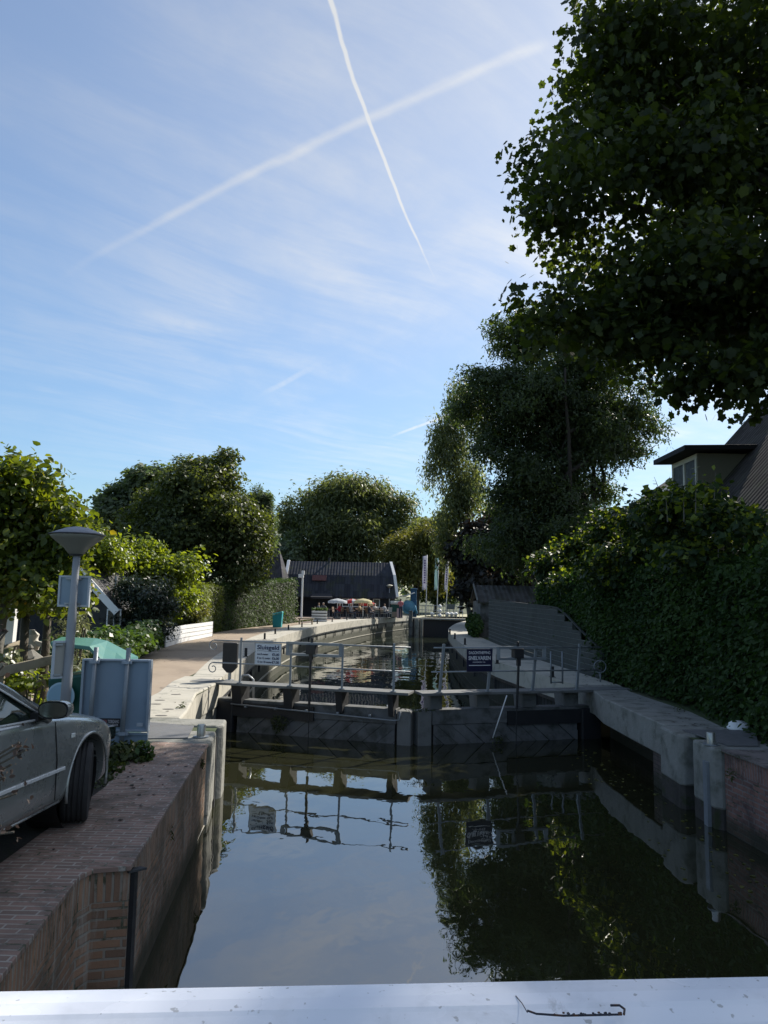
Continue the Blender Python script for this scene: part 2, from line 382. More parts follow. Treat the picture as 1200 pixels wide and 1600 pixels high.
def make_tree(name, label, cat, base, lobes, mat_, barkm, n, per, cr, size, shape='oval', trunk_r=.2, fork=None, sub=9, shell=.5, rough=.16, twigs=30, group=None,
              up=.6, rand=.8, droop=.25, flat=.6, low=-1.0, cut=None, stems=1, lean=(0, 0)):
    t = thing(name, label, cat, base, group)
    pts, nrm, lv, C = crown(lobes, n, per, cr, shell, rough, flat, cut, low, sub)
    leaves('crown', pts, nrm, size, shape, mat_, t, lv, up, rand, droop)
    b = Vector(base); cz = sum(l[2] for l in lobes)/len(lobes); cxm = sum(l[0] for l in lobes)/len(lobes); cym = sum(l[1] for l in lobes)/len(lobes)
    fz = fork if fork is not None else b.z+(min(l[2]-l[5] for l in lobes)-b.z)*.8+.2
    mb = MB()
    for s_ in range(stems):
        off = Vector((0, 0, 0)) if stems == 1 else Vector((math.cos(s_*2.4), math.sin(s_*2.4), 0))*trunk_r*2
        f = Vector((b.x+(cxm-b.x)*.3+lean[0], b.y+(cym-b.y)*.3+lean[1], fz))+off*2.5
        mb.tube([b+off*.8+Vector((0, 0, -.1)), b+off+Vector((0, 0, .25)), b.lerp(f, .5)+off*.7, f], [trunk_r*1.35/stems**.4, trunk_r/stems**.4, trunk_r*.85/stems**.4, trunk_r*.7/stems**.4], 10)
        top = Vector((cxm, cym, cz+.5*(max(l[2] for l in lobes)-cz)+.6))+off*4
        sp = limb(mb, f, top, trunk_r*.68/stems**.4, trunk_r*.16, .015)
        for l in lobes[s_::stems]:
            a = sp[min(len(sp)-1, max(0, int(random.uniform(0, 3.5))))]
            q = limb(mb, a, (l[0], l[1], l[2]), trunk_r*.36, trunk_r*.12)
            for k in range(max(1, twigs//len(lobes))):
                j = random.randrange(len(C)); 
                cc = Vector(C[j])
                if (cc-Vector(l[:3])).length < max(l[3:6])*1.25: limb(mb, q[random.randrange(2, len(q))], cc, trunk_r*.11, trunk_r*.03, .08, 5, 3)
    mb.build('trunk', barkm, t, smooth=True)
    return t
def hull_pts(n, line, z0, z1f, depth, seedrough=.12, bulge=.15):
    """leaf points over the faces of a clipped hedge that runs along a polyline; depth is measured to the left of the line"""
    L = [Vector((p[0], p[1])) for p in line]; seg = [(L[i], L[i+1], (L[i+1]-L[i]).length) for i in range(len(L)-1)]; tot = sum(s_[2] for s_ in seg)
    out = []; nr = []
    for i in range(n):
        u = random.random()*tot; acc = 0
        for a, b, l in seg:
            if acc+l >= u: break
            acc += l
        t = (u-acc)/l; p = a.lerp(b, t); d = (b-a).normalized(); nn = Vector((-d.y, d.x)); hz = z1f(u/tot, p)
        w_ = random.random(); j = random.gauss(0, seedrough)+bulge*math.sin(u*1.9+3*w_)*.4
        if w_ < .62: q = p-nn*j; out.append((q.x, q.y, z0+(hz-z0)*random.random())); nr.append((-nn.x, -nn.y, .2))
        elif w_ < .88: q = p+nn*depth*random.random(); out.append((q.x, q.y, hz+j*.7)); nr.append((0, 0, 1))
        else: q = p+nn*(depth+j); out.append((q.x, q.y, z0+(hz-z0)*random.random())); nr.append((nn.x, nn.y, .2))
    for e, sgn in ((0, -1), (-1, 1)):
        a, b, l = seg[e]; d = (b-a).normalized(); p = a if e == 0 else b; nn = Vector((-d.y, d.x)); hz = z1f(0 if e == 0 else 1, p)
        k = int(n*.16*depth*(hz-z0)/max(tot*(hz-z0)*.8, .1))+20
        for i in range(k):
            q = p+nn*depth*random.random()+d*sgn*abs(random.gauss(0, seedrough)); out.append((q.x, q.y, z0+(hz-z0)*random.random())); nr.append((d.x*sgn, d.y*sgn, .2))
    return np.array(out), np.array(nr, float)
# ------------------------------------------------------------------ material table
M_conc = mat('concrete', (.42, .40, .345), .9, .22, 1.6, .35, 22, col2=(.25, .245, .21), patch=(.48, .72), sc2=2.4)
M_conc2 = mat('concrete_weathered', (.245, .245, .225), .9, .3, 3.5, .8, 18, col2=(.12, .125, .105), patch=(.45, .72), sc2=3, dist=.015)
M_dirt = mat('bare_soil', (.085, .075, .06), .95, .4, 2.0, .6, 18, col2=(.05, .07, .03), patch=(.45, .6), sc2=.9)
M_path = mat('path_pavers', (.31, .25, .19), .9, .18, 1.2, .4, 40, col2=(.22, .175, .135), patch=(.45, .7), sc2=.35)
M_plate = mat('steel_plate', (.16, .16, .165), .6, .2, 5, .15, 60, metal=.2, col2=(.11, .09, .07), patch=(.55, .7))
M_wood = mat('weathered_planks', (.13, .135, .14), .85, .35, 3.5, .4, 25, col2=(.045, .05, .045), patch=(.42, .68), sc2=2.5)
M_beam = mat('gate_beams', (.15, .155, .155), .8, .3, 4, .3, 30, col2=(.08, .085, .08), patch=(.5, .72), sc2=3)
M_black = mat('black_paint', (.02, .021, .024), .55, .3, 5, .1, 40)
M_steel = mat('galvanised_steel', (.33, .35, .37), .45, .15, 9, .05, 60, metal=.6)
M_rail = mat('painted_rail_steel', (.22, .245, .27), .5, .2, 9, .05, 60, metal=.3)
M_white = mat('white_paint', (.74, .75, .76), .5, .06, 3, .05, 30, col2=(.6, .59, .55), patch=(.6, .8))
M_grey = mat('grey_back_of_sign', (.23, .30, .38), .45, .08, 2, .05, 20, metal=.2, col2=(.12, .15, .18), patch=(.55, .8))
M_pole = mat('grey_lamp_pole', (.27, .28, .30), .5, .12, 3, .1, 30, metal=.2, col2=(.20, .20, .19), patch=(.55, .7))
M_teal = mat('teal_plastic', (.065, .19, .155), .4, .08, 2, .03, 30)
M_dgreen = mat('dark_green_plastic', (.006, .06, .045), .45, .15, 2, .03, 30)
M_tarred = mat('tarred_boards', (.018, .02, .026), .8, .3, 4, .3, 20)
M_bark = mat('bark', (.075, .065, .05), .95, .35, 6, .9, 16, dist=.03)
M_barkd = mat('bark_dark', (.035, .03, .025), .95, .35, 6, .9, 16, dist=.03)
M_barkg = mat('bark_grey', (.11, .105, .09), .95, .35, 6, .8, 16, dist=.03)
M_core = mat('hedge_dark_core', (.02, .022, .012), .95, .3, 6, .5, 20)  # dark fill for solid hedge cores, standing in for the shaded inside
def tile_mat(name, c1, c2, bw, bh, axis='xz', ms=.02):
    m_, g_, p_, o_ = newmat(name)
    P = g_.n('ShaderNodeTexCoord').outputs['Object']; x, y, z = g_.sep(P)
    u = {'x': x, 'y': y, 'z': z}[axis[0]]; v = {'x': x, 'y': y, 'z': z}[axis[1]]
    wv = g_.m('SINE', g_.m('MULTIPLY', u, 6.2832/bw)); st = g_.m('FRACT', g_.m('DIVIDE', v, bh))
    cell = g_.n('ShaderNodeTexWhiteNoise'); g_.set(cell.inputs[0], g_.xyz(g_.m('FLOOR', g_.m('DIVIDE', u, bw)), g_.m('FLOOR', g_.m('DIVIDE', v, bh))))
    c_ = g_.mix(cell.outputs[0], c4(c1), c4(c2)); c_ = g_.mix(g_.ramp(g_.noise(P, .9, 5, .7), .5, .7, 0, .55), c_, (.06, .07, .035, 1))
    g_.set(p_.inputs['Base Color'], c_); p_.inputs['Roughness'].default_value = .85; p_.inputs['Specular IOR Level'].default_value = .12
    b = g_.n('ShaderNodeBump'); b.inputs['Strength'].default_value = .8; b.inputs['Distance'].default_value = .03
    g_.set(b.inputs['Height'], g_.m('ADD', g_.m('MULTIPLY', wv, .5), g_.m('MULTIPLY', st, -1.0))); g_.set(p_.inputs['Normal'], b.outputs[0])
    return m_
# leaves
F_plane = leaf_mat('plane_leaves', (.016, .028, .012), (.042, .060, .019), .42, (3.2, 3.0, .7), .5, .25)
F_ash = leaf_mat('ash_leaves', (.024, .040, .022), (.062, .084, .038), .34, (2.4, 2.6, .8), .5, .3)
F_birch = leaf_mat('birch_leaves', (.08, .105, .06), (.18, .20, .11), .42, (2.2, 2.2, .8), .45)
F_purple = leaf_mat('copper_leaves', (.012, .014, .011), (.034, .032, .024), .2, (1.6, 1.0, .8), .5)
F_lime = leaf_mat('lime_tree_leaves', (.030, .055, .015), (.115, .150, .024), .42, (2.8, 2.5, .5), .42, .4, hi=(.28, .20, .03))
F_limegreen = leaf_mat('bright_shrub_leaves', (.075, .11, .02), (.17, .22, .04), .45, (2.4, 2.2, .5), .4, .4)
F_dark = leaf_mat('dark_shrub_leaves', (.012, .022, .014), (.045, .065, .045), .18, (1.8, 1.9, .8), .32, .5)
F_beech = leaf_mat('hornbeam_leaves', (.030, .050, .022), (.085, .108, .040), .36, (2.4, 2.2, .6), .5)
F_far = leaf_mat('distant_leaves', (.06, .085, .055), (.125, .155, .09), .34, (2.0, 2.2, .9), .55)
F_willow = leaf_mat('willow_leaves', (.055, .078, .042), (.14, .165, .08), .40, (2.2, 2.1, .8), .5)
F_yellow = leaf_mat('yellowing_leaves', (.055, .070, .022), (.15, .155, .045), .38, (2.2, 2.0, .7), .5)
F_thuja_sun = leaf_mat('thuja_leaves_sunlit', (.055, .080, .018), (.16, .19, .035), .35, (2.0, 2.0, .6), .55)  # brightened thuja green: sunlight on the hedge's near end put into the colour
F_laurel = leaf_mat('laurel_leaves', (.018, .038, .014), (.055, .092, .030), .25, (2.0, 2.4, .7), .55, .10)
F_hedge = leaf_mat('hedge_leaves', (.024, .048, .014), (.065, .100, .028), .28, (2.2, 2.4, .6), .55, .2)
F_ivy = leaf_mat('ivy_leaves', (.022, .05, .014), (.085, .14, .040), .3, (2.0, 2.0, .6), .4, .3)
F_vine = leaf_mat('vine_leaves', (.065, .10, .02), (.16, .20, .035), .45, (2.4, 2.2, .5), .45)
F_vine_shaded = leaf_mat('vine_leaves_shaded', (.010, .026, .010), (.034, .058, .016), .26, (2.2, 2.2, .6), .5, .2)  # darker copy of the vine green, shade put into the colour
F_varieg = leaf_mat('variegated_leaves', (.05, .08, .03), (.35, .36, .25), .2, (1.5, 1.5, .8), .4)
F_weed = leaf_mat('weed_leaves', (.022, .034, .012), (.060, .080, .022), .3, (2, 2, .7), .5)
F_dry = leaf_mat('withered_leaves', (.025, .020, .018), (.07, .05, .042), .2, (1.3, 1.1, 1), .7)
# ------------------------------------------------------------------ setting: ground, paths, water
WN, WC = -1.0, -1.5                                         # water levels: canal in front of the gate, lock chamber behind it
def curve(pts, step=1.5):
    """smooth polyline through plan points"""
    P = [Vector(p) for p in pts]; out = []
    for i in range(len(P)-1):
        a, b, c_, d = P[max(i-1, 0)], P[i], P[i+1], P[min(i+2, len(P)-1)]; n = max(1, int((c_-b).length/step))
        for k in range(n):
            t = k/n; out.append(.5*((2*b)+(c_-a)*t+(2*a-5*b+4*c_-d)*t*t+(3*b-a-3*c_+d)*t**3))
    out.append(P[-1]); return [(p.x, p.y) for p in out]
def resample(line, n):
    L = [Vector(p) for p in line]; d = [0]
    for i in range(len(L)-1): d.append(d[-1]+(L[i+1]-L[i]).length)
    out = []
    for k in range(n):
        t = d[-1]*k/(n-1); i = 0
        while i < len(d)-2 and d[i+1] < t: i += 1
        f = (t-d[i])/(d[i+1]-d[i]); p = L[i].lerp(L[i+1], f); out.append((p.x, p.y))
    return out
Lnear0 = [(-1.86, -30), (-1.88, 3.9), (-2.03, 5.30), (-1.98, 5.44), (-1.75, 5.50)]
Lnear1 = [(-1.75, 5.50), (-2.20, 9.72)]
Lch = curve([(-3.62, 17.3), (-3.75, 19), (-4.02, 22.5), (-4.32, 27), (-4.48, 32), (-4.35, 38), (-3.75, 46), (-2.2, 55), (-.1, 64), (2.75, 73)])
Lout = curve([(-4.30, 17.3), (-4.55, 19), (-5.02, 22.7), (-5.45, 28), (-5.72, 35), (-5.55, 42), (-4.85, 50), (-3.5, 57), (-1.4, 66), (1.3, 74.5)])
Rch = curve([(4.35, 17.0), (3.98, 19.2), (3.45, 22.7), (3.24, 26.5), (3.26, 30.5), (3.5, 38), (4.0, 45), (5.35, 54), (6.7, 60), (8.6, 66.4)])
Rout = curve([(5.38, 17.0), (5.22, 19.2), (4.98, 22.7), (4.82, 26.5), (4.75, 30.5), (4.8, 38), (5.2, 45), (6.6, 54), (8.0, 60), (9.9, 66)])
NN = 44
Lch, Lout, Rch, Rout = [resample(l, NN) for l in (Lch, Lout, Rch, Rout)]
Lfull = Lnear0+[(-2.20, 9.72), (-2.42, 11.55), (-3.06, 11.62), (-3.5, 14.5), (-3.5, 16.9)]+Lch+[(6, 80), (12, 88), (30, 96), (600, 100)]
Rfull = [(4.62, -30), (4.58, 9.0), (4.45, 10.0), (4.40, 12.1), (4.36, 14.7), (4.62, 16.0), (4.62, 16.8)]+Rch+[(12, 72), (20, 80), (40, 86), (600, 90)]
def sheet(name, poly, z, m_, kind='structure'):
    from mathutils.geometry import tessellate_polygon
    vs = [Vector((p[0], p[1], z)) for p in poly]; fs = []
    for t_ in tessellate_polygon([vs]):
        a, b, c_ = [vs[i] for i in t_]
        if (b-a).cross(c_-a).length > 1e-9: fs.append(tuple(t_) if (b-a).cross(c_-a).z > 0 else tuple(t_[::-1]))
    me = bpy.data.meshes.new(name); me.from_pydata(vs, [], fs); me.update(); me.materials.append(m_)
    o = bpy.data.objects.new(name, me); COL.objects.link(o); o['kind'] = kind; return o
M_ground = mat('garden_ground', (.075, .075, .045), .95, .35, 1.5, .6, 12, col2=(.05, .075, .025), patch=(.42, .58), sc2=.25)
gr = sheet('ground', Lfull+[(600, 1500), (-1200, 1500), (-1200, -30)], 0, M_ground)
gr2 = sheet('ground', Rfull+[(600, -30)], 0, M_ground)
# near canal and chamber water
def water_mat(name, ripple, rs, deep, f0):
    m_, g_, p_, o_ = newmat(name); P = g_.n('ShaderNodeTexCoord').outputs['Object']; x, y, z = g_.sep(P)
    p_.inputs['Base Color'].default_value = c4(deep); p_.inputs['Roughness'].default_value = .012; p_.inputs['IOR'].default_value = f0
    q = g_.xyz(x, g_.m('MULTIPLY', y, .55))
    h = g_.m('ADD', g_.m('MULTIPLY', g_.noise(q, rs, 2, .4, .3), 1.0), g_.m('MULTIPLY', g_.noise(q, rs*.22, 2, .5), 3.0))
    calm = g_.ramp(g_.noise(P, .22, 2), .35, .65, .35, 1.0)
    b = g_.n('ShaderNodeBump'); b.inputs['Strength'].default_value = 1; b.inputs['Distance'].default_value = ripple
    g_.set(b.inputs['Height'], g_.m('MULTIPLY', h, calm)); g_.set(p_.inputs['Normal'], b.outputs[0]); return m_
Mw1 = water_mat('canal_water', .0030, 4.2, (.020, .021, .010), 2.85)
Mw2 = water_mat('chamber_water', .009, 2.6, (.020, .026, .016), 1.9)
GH_L, GH_R, GM = Vector((-3.50, 16.55)), Vector((4.62, 16.45)), Vector((.68, 15.30))      # heels and mitre of the gate
sheet('water', [(-6, -30), (8, -30), (8, 16.7), (GH_R.x, GH_R.y), (GM.x, GM.y+.25), (GH_L.x, GH_L.y), (-6, 16.7)], WN, Mw1)
sheet('water', [(-6, 16.75), (GH_L.x, GH_L.y+.05), (GM.x, GM.y+.3), (GH_R.x, GH_R.y+.05), (8, 16.75), (9, 40), (16, 66), (600, 70), (600, 130), (8, 130), (-6, 66)], WC, Mw2)
# path beside the lock, terrace paving
Lpath = resample(curve([(-6.0, 9.8), (-6.7, 14), (-6.85, 18), (-7.5, 23), (-8.0, 28), (-8.1, 33), (-8.0, 38), (-7.3, 44), (-5.9, 51), (-5.0, 56)]), NN)
Lpin = resample([(-3.4, 9.8), (-3.4, 11.6), (-4.1, 13.9), (-4.45, 17.2)]+Lout[1:30], NN)
mb = MB(); mb.slab(Lpin, Lpath, -.05, .004); path = mb.build('path', M_path); path['kind'] = 'structure'
M_terr = mat('terrace_paving', (.22, .17, .14), .9, .2, 2, .3, 30)
terr = sheet('terrace_paving', [(-4.95, 50), (-3.6, 57.2), (-1.5, 66.2), (1.3, 74.7), (.5, 78), (-14, 78), (-14, 57), (-6, 51)], .006, M_terr)
M_grit = mat('parking_strip', (.040, .038, .036), .95, .35, 3, .8, 25, col2=(.035, .045, .02), patch=(.5, .68), sc2=2)
strip = sheet('parking_strip', [(-2.68, 5.48), (-2.72, 7.6), (-3.05, 9.1), (-3.3, 9.9), (-9, 9.9), (-9, 5.48)], .004, M_grit)
# ------------------------------------------------------------------ quay and lock walls
Bk1, Bk2, Mor = (.150, .100, .085), (.098, .070, .062), (.23, .215, .20)
M_qtop = brick_mat('quay_brick_top', (.34, .225, .185), (.20, .15, .128), (.42, .39, .35), .225, .062, .008, use='OBJ', stain=(.11, .095, .085))
M_qwall = brick_mat('quay_brick_wall', (.38, .22, .14), (.19, .12, .088), (.30, .27, .23), .225, .066, .010, stain=(.08, .07, .055), lime=.75, soldier=.225)
M_rwall = brick_mat('right_quay_brick', (.33, .175, .14), (.18, .105, .095), (.24, .22, .21), .225, .066, .010, stain=(.035, .03, .032), lime=.3, soldier=.225)
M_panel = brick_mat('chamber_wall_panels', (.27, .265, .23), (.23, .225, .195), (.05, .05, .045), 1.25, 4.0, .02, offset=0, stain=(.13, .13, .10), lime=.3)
M_lowbrick = brick_mat('wet_brick', (.13, .10, .09), (.08, .065, .06), (.07, .065, .06), .225, .066, .010, stain=(.03, .03, .025), lime=.25)
# near left quay
q = thing('quay_wall', 'near left brick quay wall with purple brick top and pale lime streaks, beside the parked car', 'quay wall', (-2, 5, 0))
mb = MB(); mb.wall(Lnear0, -3, -.010, .3, 1); mb.wall(Lnear1, -3, -.010, .3, 1); mb.build('brick_face', M_qwall, q)
mb = MB(); mb.prism([(-1.845, 1.0), (-1.865, 3.9), (-2.015, 5.27), (-1.972, 5.405), (-1.735, 5.47), (-2.185, 9.74), (-2.9, 9.82), (-3.02, 9.1), (-2.70, 7.6), (-2.66, 5.485), (-9.0, 5.47), (-9.0, 1.0)], -.008, .028)
mb.build('brick_top', M_qtop, q, bevel=.006)
mb = MB(); mb.box((-1.755, 5.56, -.9), (.07, .075, 1.75)); mb.box((-1.735, 5.56, -.03), (.13, .13, .014), R(38), 0, R(-12)); mb.build('steel_channel', M_black, q)
mb = MB(); mb.tube([(-1.86, 5.9, WN+.02), (-1.99, 7.2, WN+.022), (-2.10, 8.6, WN+.02), (-2.2, 9.75, WN+.02)], .009, 6)
tag(mb.build('mooring_line', mat('pale_rope', (.5, .47, .40), .9)), 'thin pale line running along the foot of the left quay wall at the water', 'rope')
# left stop-log pillars
def pillar(name, label, poly, side, zs=-.42, step=.02):
    t = thing(name, label, 'pillar', (poly[0][0], poly[0][1], 0), 'concrete stop log pillars of the lock')
    mb = MB(); mb.prism(poly, zs, .03); mb.build('concrete_cap', M_conc2, t, bevel=.035)
    cxx = sum(p[0] for p in poly)/len(poly); cyy = sum(p[1] for p in poly)/len(poly)
    p2 = [(cxx+(p[0]-cxx)*.965, cyy+(p[1]-cyy)*.965) for p in poly]
    mb = MB(); mb.prism(p2, -3, zs+.005); mb.build('lower_shaft', M_lowbrick if side > 0 else M_conc2, t); return t
pillar('stop_log_pillar', 'left weathered concrete pillar with bevelled corner, nearest the gate, behind the steel pin', [(-3.5, 11.10), (-2.36, 11.02), (-2.28, 11.12), (-2.34, 11.60), (-3.5, 11.62)], -1, -1.3)
pillar('stop_log_pillar', 'left lower concrete pillar carrying the steel pin at the end of the brick quay', [(-3.3, 9.80), (-2.24, 9.76), (-2.17, 9.84), (-2.28, 10.62), (-3.3, 10.66)], -1, -.9)
mb = MB(); mb.box((-2.52, 10.86, -1.5), (.10, .36, 2.98)); mb.box((-2.30, 10.66, -1.5), (.05, .05, 2.9)); mb.build('groove_back', M_black, None)
tag(bpy.data.objects['groove_back'], 'dark steel lined stop log groove between the two left concrete pillars', 'groove')
bpy.data.objects['groove_back'].name = 'stop_log_groove'
pts = [gp(233, 1133), gp(303, 1139), gp(293, 1158), gp(231, 1159)]
mb = MB(); mb.prism([(p.x, p.y) for p in pts][::-1], .032, .045); tag(mb.build('access_plate', M_plate), 'flat grey steel cover plate beside the left steel pin', 'cover plate', 'steel cover plates on the lock sides')
# left gate recess coping
M_spot = mat('dark_spot', (.14, .13, .12), .8)
ci = [(-3.05, 11.62), (-3.14, 12.4), (-3.52, 14.5), (-3.50, 16.3), (-3.62, 17.3)]; co = [(-4.18, 11.62), (-4.2, 12.4), (-4.26, 14.5), (-4.5, 16.3), (-4.5, 17.3)]
t = thing('lock_coping', 'pale sunlit concrete coping round the left end of the lock gate, with worn dark spots', 'coping', (-3.6, 14, 0))
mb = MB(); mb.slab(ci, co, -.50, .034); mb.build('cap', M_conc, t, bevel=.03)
mb = MB(); mb.wall([(p[0]-.02, p[1]) for p in ci], -3, -.5, .3, 1); mb.build('recess_wall', M_conc2, t)
for px, py in ((250, 1094), (263, 1108), (244, 1100), (252, 1118), (275, 1085)):
    p = gp(px, py, .036); mb = MB(); mb.lathe([(.075, 0), (.07, .003), (.02, .004)], p, 10, 1.3, .7); mb.build('worn_spot', M_spot, t)
# chamber walls
def chamber(name, label, ch, outl, side, mwall):
    t = thing(name, label, 'lock wall', (ch[0][0], ch[0][1], 0))
    mb = MB(); mb.slab(ch, outl, -.42, .034); mb.build('coping', M_conc, t)
    inner = [(p[0]-side*.07, p[1]) for p in ch]
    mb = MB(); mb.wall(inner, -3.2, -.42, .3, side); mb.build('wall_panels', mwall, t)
    mb = MB(); mb.wall([(p[0]+side*.012, p[1]) for p in ch], -.50, -.425, .09, side); mb.build('fender_rail', M_black, t)
    mb = MB(); L = [Vector(p) for p in ch]; acc = 0
    for i in range(len(L)-1):
        acc += (L[i+1]-L[i]).length
        if acc > 2.6:
            acc = 0; mb.box((L[i].x-side*-.01, L[i].y, -.62), (.07, .07, .34))
    mb.build('fender_block', M_black, t)
    mb = MB(); mb.wall([(p[0]-side*.03, p[1]) for p in ch], WC+.28, WC+.33, .05, side); mb.build('ledge', mat('pale_ledge', (.36, .35, .30), .9) if side > 0 else M_lowbrick, t)
    return t
chamber('lock_chamber_wall', 'long sunlit curved concrete lock wall on the left with dark fender rail and panel joints', Lch, Lout, 1, M_panel)
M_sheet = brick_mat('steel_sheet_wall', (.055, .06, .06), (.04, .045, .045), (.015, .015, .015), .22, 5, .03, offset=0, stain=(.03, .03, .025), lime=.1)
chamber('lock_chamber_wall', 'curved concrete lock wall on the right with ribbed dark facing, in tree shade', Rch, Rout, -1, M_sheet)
# right near quay
t = thing('quay_wall', 'near right purple brick quay wall in shade with stained lower courses', 'quay wall', (4.6, 9, 0))
mb = MB(); mb.wall([(4.66, -30), (4.60, 9.0), (4.50, 9.98)], -3, -.004, .3, -1); mb.build('brick_face', M_rwall, t)
mb = MB(); mb.prism([(4.585, 4), (4.575, 9.0), (4.47, 9.99), (4.9, 10.0), (7.5, 9.9), (7.5, 4)], -.002, .026); mb.build('brick_top', M_rwall, t)
pillar('stop_log_pillar', 'right concrete pillar beside the steel pin, joined to the brick quay', [(5.2, 10.0), (4.47, 10.0), (4.38, 10.06), (4.36, 10.66), (5.2, 10.72)], 1, -.75)
pillar('stop_log_pillar', 'right block shaped concrete pillar with dark lower half, nearest the gate', [(5.2, 10.98), (4.36, 10.94), (4.30, 11.0), (4.30, 11.72), (5.2, 11.78)], 1, -.68)
mb = MB(); mb.box((4.66, 10.83, -1.5), (.30, .26, 2.98)); mb.box((4.375, 10.22, -.85), (.07, .12, 1.35)); tag(mb.build('stop_log_groove', M_rail), 'grey steel lined stop log groove between the two right concrete pillars', 'groove')
ri = [(4.40, 11.78), (4.36, 13.2), (4.34, 14.8), (4.48, 15.9), (4.40, 17.0)]; ro_ = [(5.28, 11.78), (5.4, 13.2), (5.3, 14.8), (5.25, 15.9), (5.38, 17.0)]
t = thing('lock_coping', 'shaded concrete coping below the laurel hedge, right of the lock gate', 'coping', (4.8, 14, 0))
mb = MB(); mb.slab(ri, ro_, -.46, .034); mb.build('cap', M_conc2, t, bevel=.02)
mb = MB(); mb.wall([(4.44, 11.7), (4.42, 12.35)], -3, -.47, .6, -1); mb.wall([(5.05, 12.35), (5.0, 14.9), (4.95, 16.4)], -3, -.47, .3, -1); mb.build('recess_wall', M_lowbrick, t)
mb = MB(); mb.prism([(4.9, 10.0), (5.3, 10.0), (5.3, 11.78), (4.9, 11.78)], .0, .02); mb.build('cap_strip', M_conc2, t)
pts = [gp(1066, 1145), gp(1180, 1146), gp(1186, 1171), gp(1137, 1170)]
mb = MB(); mb.prism([(p.x, p.y) for p in pts][::-1], .036, .05); tag(mb.build('access_plate', M_plate), 'dark steel cover plate on the right quay under the hedge', 'cover plate', 'steel cover plates on the lock sides')
p = gp(1155, 1140, .03)
mb = MB(); mb.lathe([(.17, 0), (.175, .03), (.15, .05), (.145, .09), (.10, .12), (.03, .13)], (p.x, p.y, .03), 18); tag(mb.build('plastic_tub', M_white, smooth=True), 'small upturned white plastic tub at the foot of the right hedge', 'tub')
M_pin = mat('pin_steel', (.42, .42, .40), .35, .2, 12, .1, 50, metal=.7)
for p, l in ((gp(314, 1152, .03), 'short round steel mooring pin on the left concrete pillar'), (gp(1111, 1164, .03), 'short round steel mooring pin on the right concrete pillar')):
    t = thing('mooring_pin', l, 'mooring pin', (p.x, p.y, .03), 'round steel mooring pins')
    mb = MB(); mb.lathe([(.057, .014), (.057, .155), (.050, .168), (.02, .170)], (p.x, p.y, .03), 20); mb.build('pin', M_pin, t, smooth=True, auto=40)
    mb = MB(); mb.lathe([(.105, .004), (.105, .016), (.06, .018)], (p.x, p.y, .03), 20); mb.build('flange', M_rail, t, smooth=True, auto=40)
# small mooring posts along the copings
proto = None
LP = [(384, 1026), (413.5, 999), (430, 990.6), (450.6, 984.2), (471.7, 979.7), (495.7, 974.7), (519, 971.6), (542, 969), (568, 967), (594, 965)]
RP = [(703, 990.5), (710.7, 998.4), (726.5, 1007.5), (863, 1058), (777, 1037)]
orl = ['nearest', 'second', 'third', 'fourth', 'fifth', 'sixth', 'seventh', 'eighth', 'ninth', 'farthest']
for k, (px, py) in enumerate(LP+RP):
    p = gp(px, py, .034)
    if proto is None:
        proto = MB(); proto.box((0, 0, .13), (.075, .075, .26)); proto.box((0, 0, .005), (.14, .14, .01)); proto = proto.build('mooring_post', M_black); o = proto
    else: o = proto.copy(); COL.objects.link(o)
    o.location = p
    lab = ('short black mooring post on the left lock coping, %s from the gate' % orl[k]) if k < 10 else \
        'short black mooring post on the right lock coping, ' + ['farthest one near the bend', 'second from the bend', 'third from the bend', 'nearest the slatted fence end', 'behind the right handrail sign'][k-10]
    tag(o, lab, 'mooring post', 'short black mooring posts on the lock coping')
# ------------------------------------------------------------------ lock gate: two leaves
def text_sign(t, org, ux, uy, lines, mat_):
    for body, x, y, size, bold, wd, al in lines:
        text_mesh('lettering', body, size, mat_, t, Vector(org)+ux*x+uy*y, ux, uy, al, bold, wd)
class Leaf:
    def __init__(s, H, M):
        s.H, s.M = H, M; d = (M-H); s.len = d.length; s.d = d.normalized(); s.n = Vector((s.d.y, -s.d.x))
        if s.n.y > 0: s.n = -s.n                                 # towards the camera side
        s.rz = math.atan2(s.d.y, s.d.x)
    def s(s_, px, z=0.5, off=0.0):                               # distance along the leaf of the upright seen in that column
        r_ = ray(px, 1060); k = r_.x/r_.y; o = s_.H+s_.n*off
        return (k*o.y-o.x)/(s_.d.x-k*s_.d.y)
    def p(s_, a, off, z):
        q = s_.H+s_.d*a+s_.n*off; return Vector((q.x, q.y, z))
    def box(s_, mb, a0, a1, o0, o1, z0, z1):
        mb.box(s_.p((a0+a1)/2, (o0+o1)/2, (z0+z1)/2), (abs(a1-a0), abs(o1-o0), z1-z0), s_.rz)
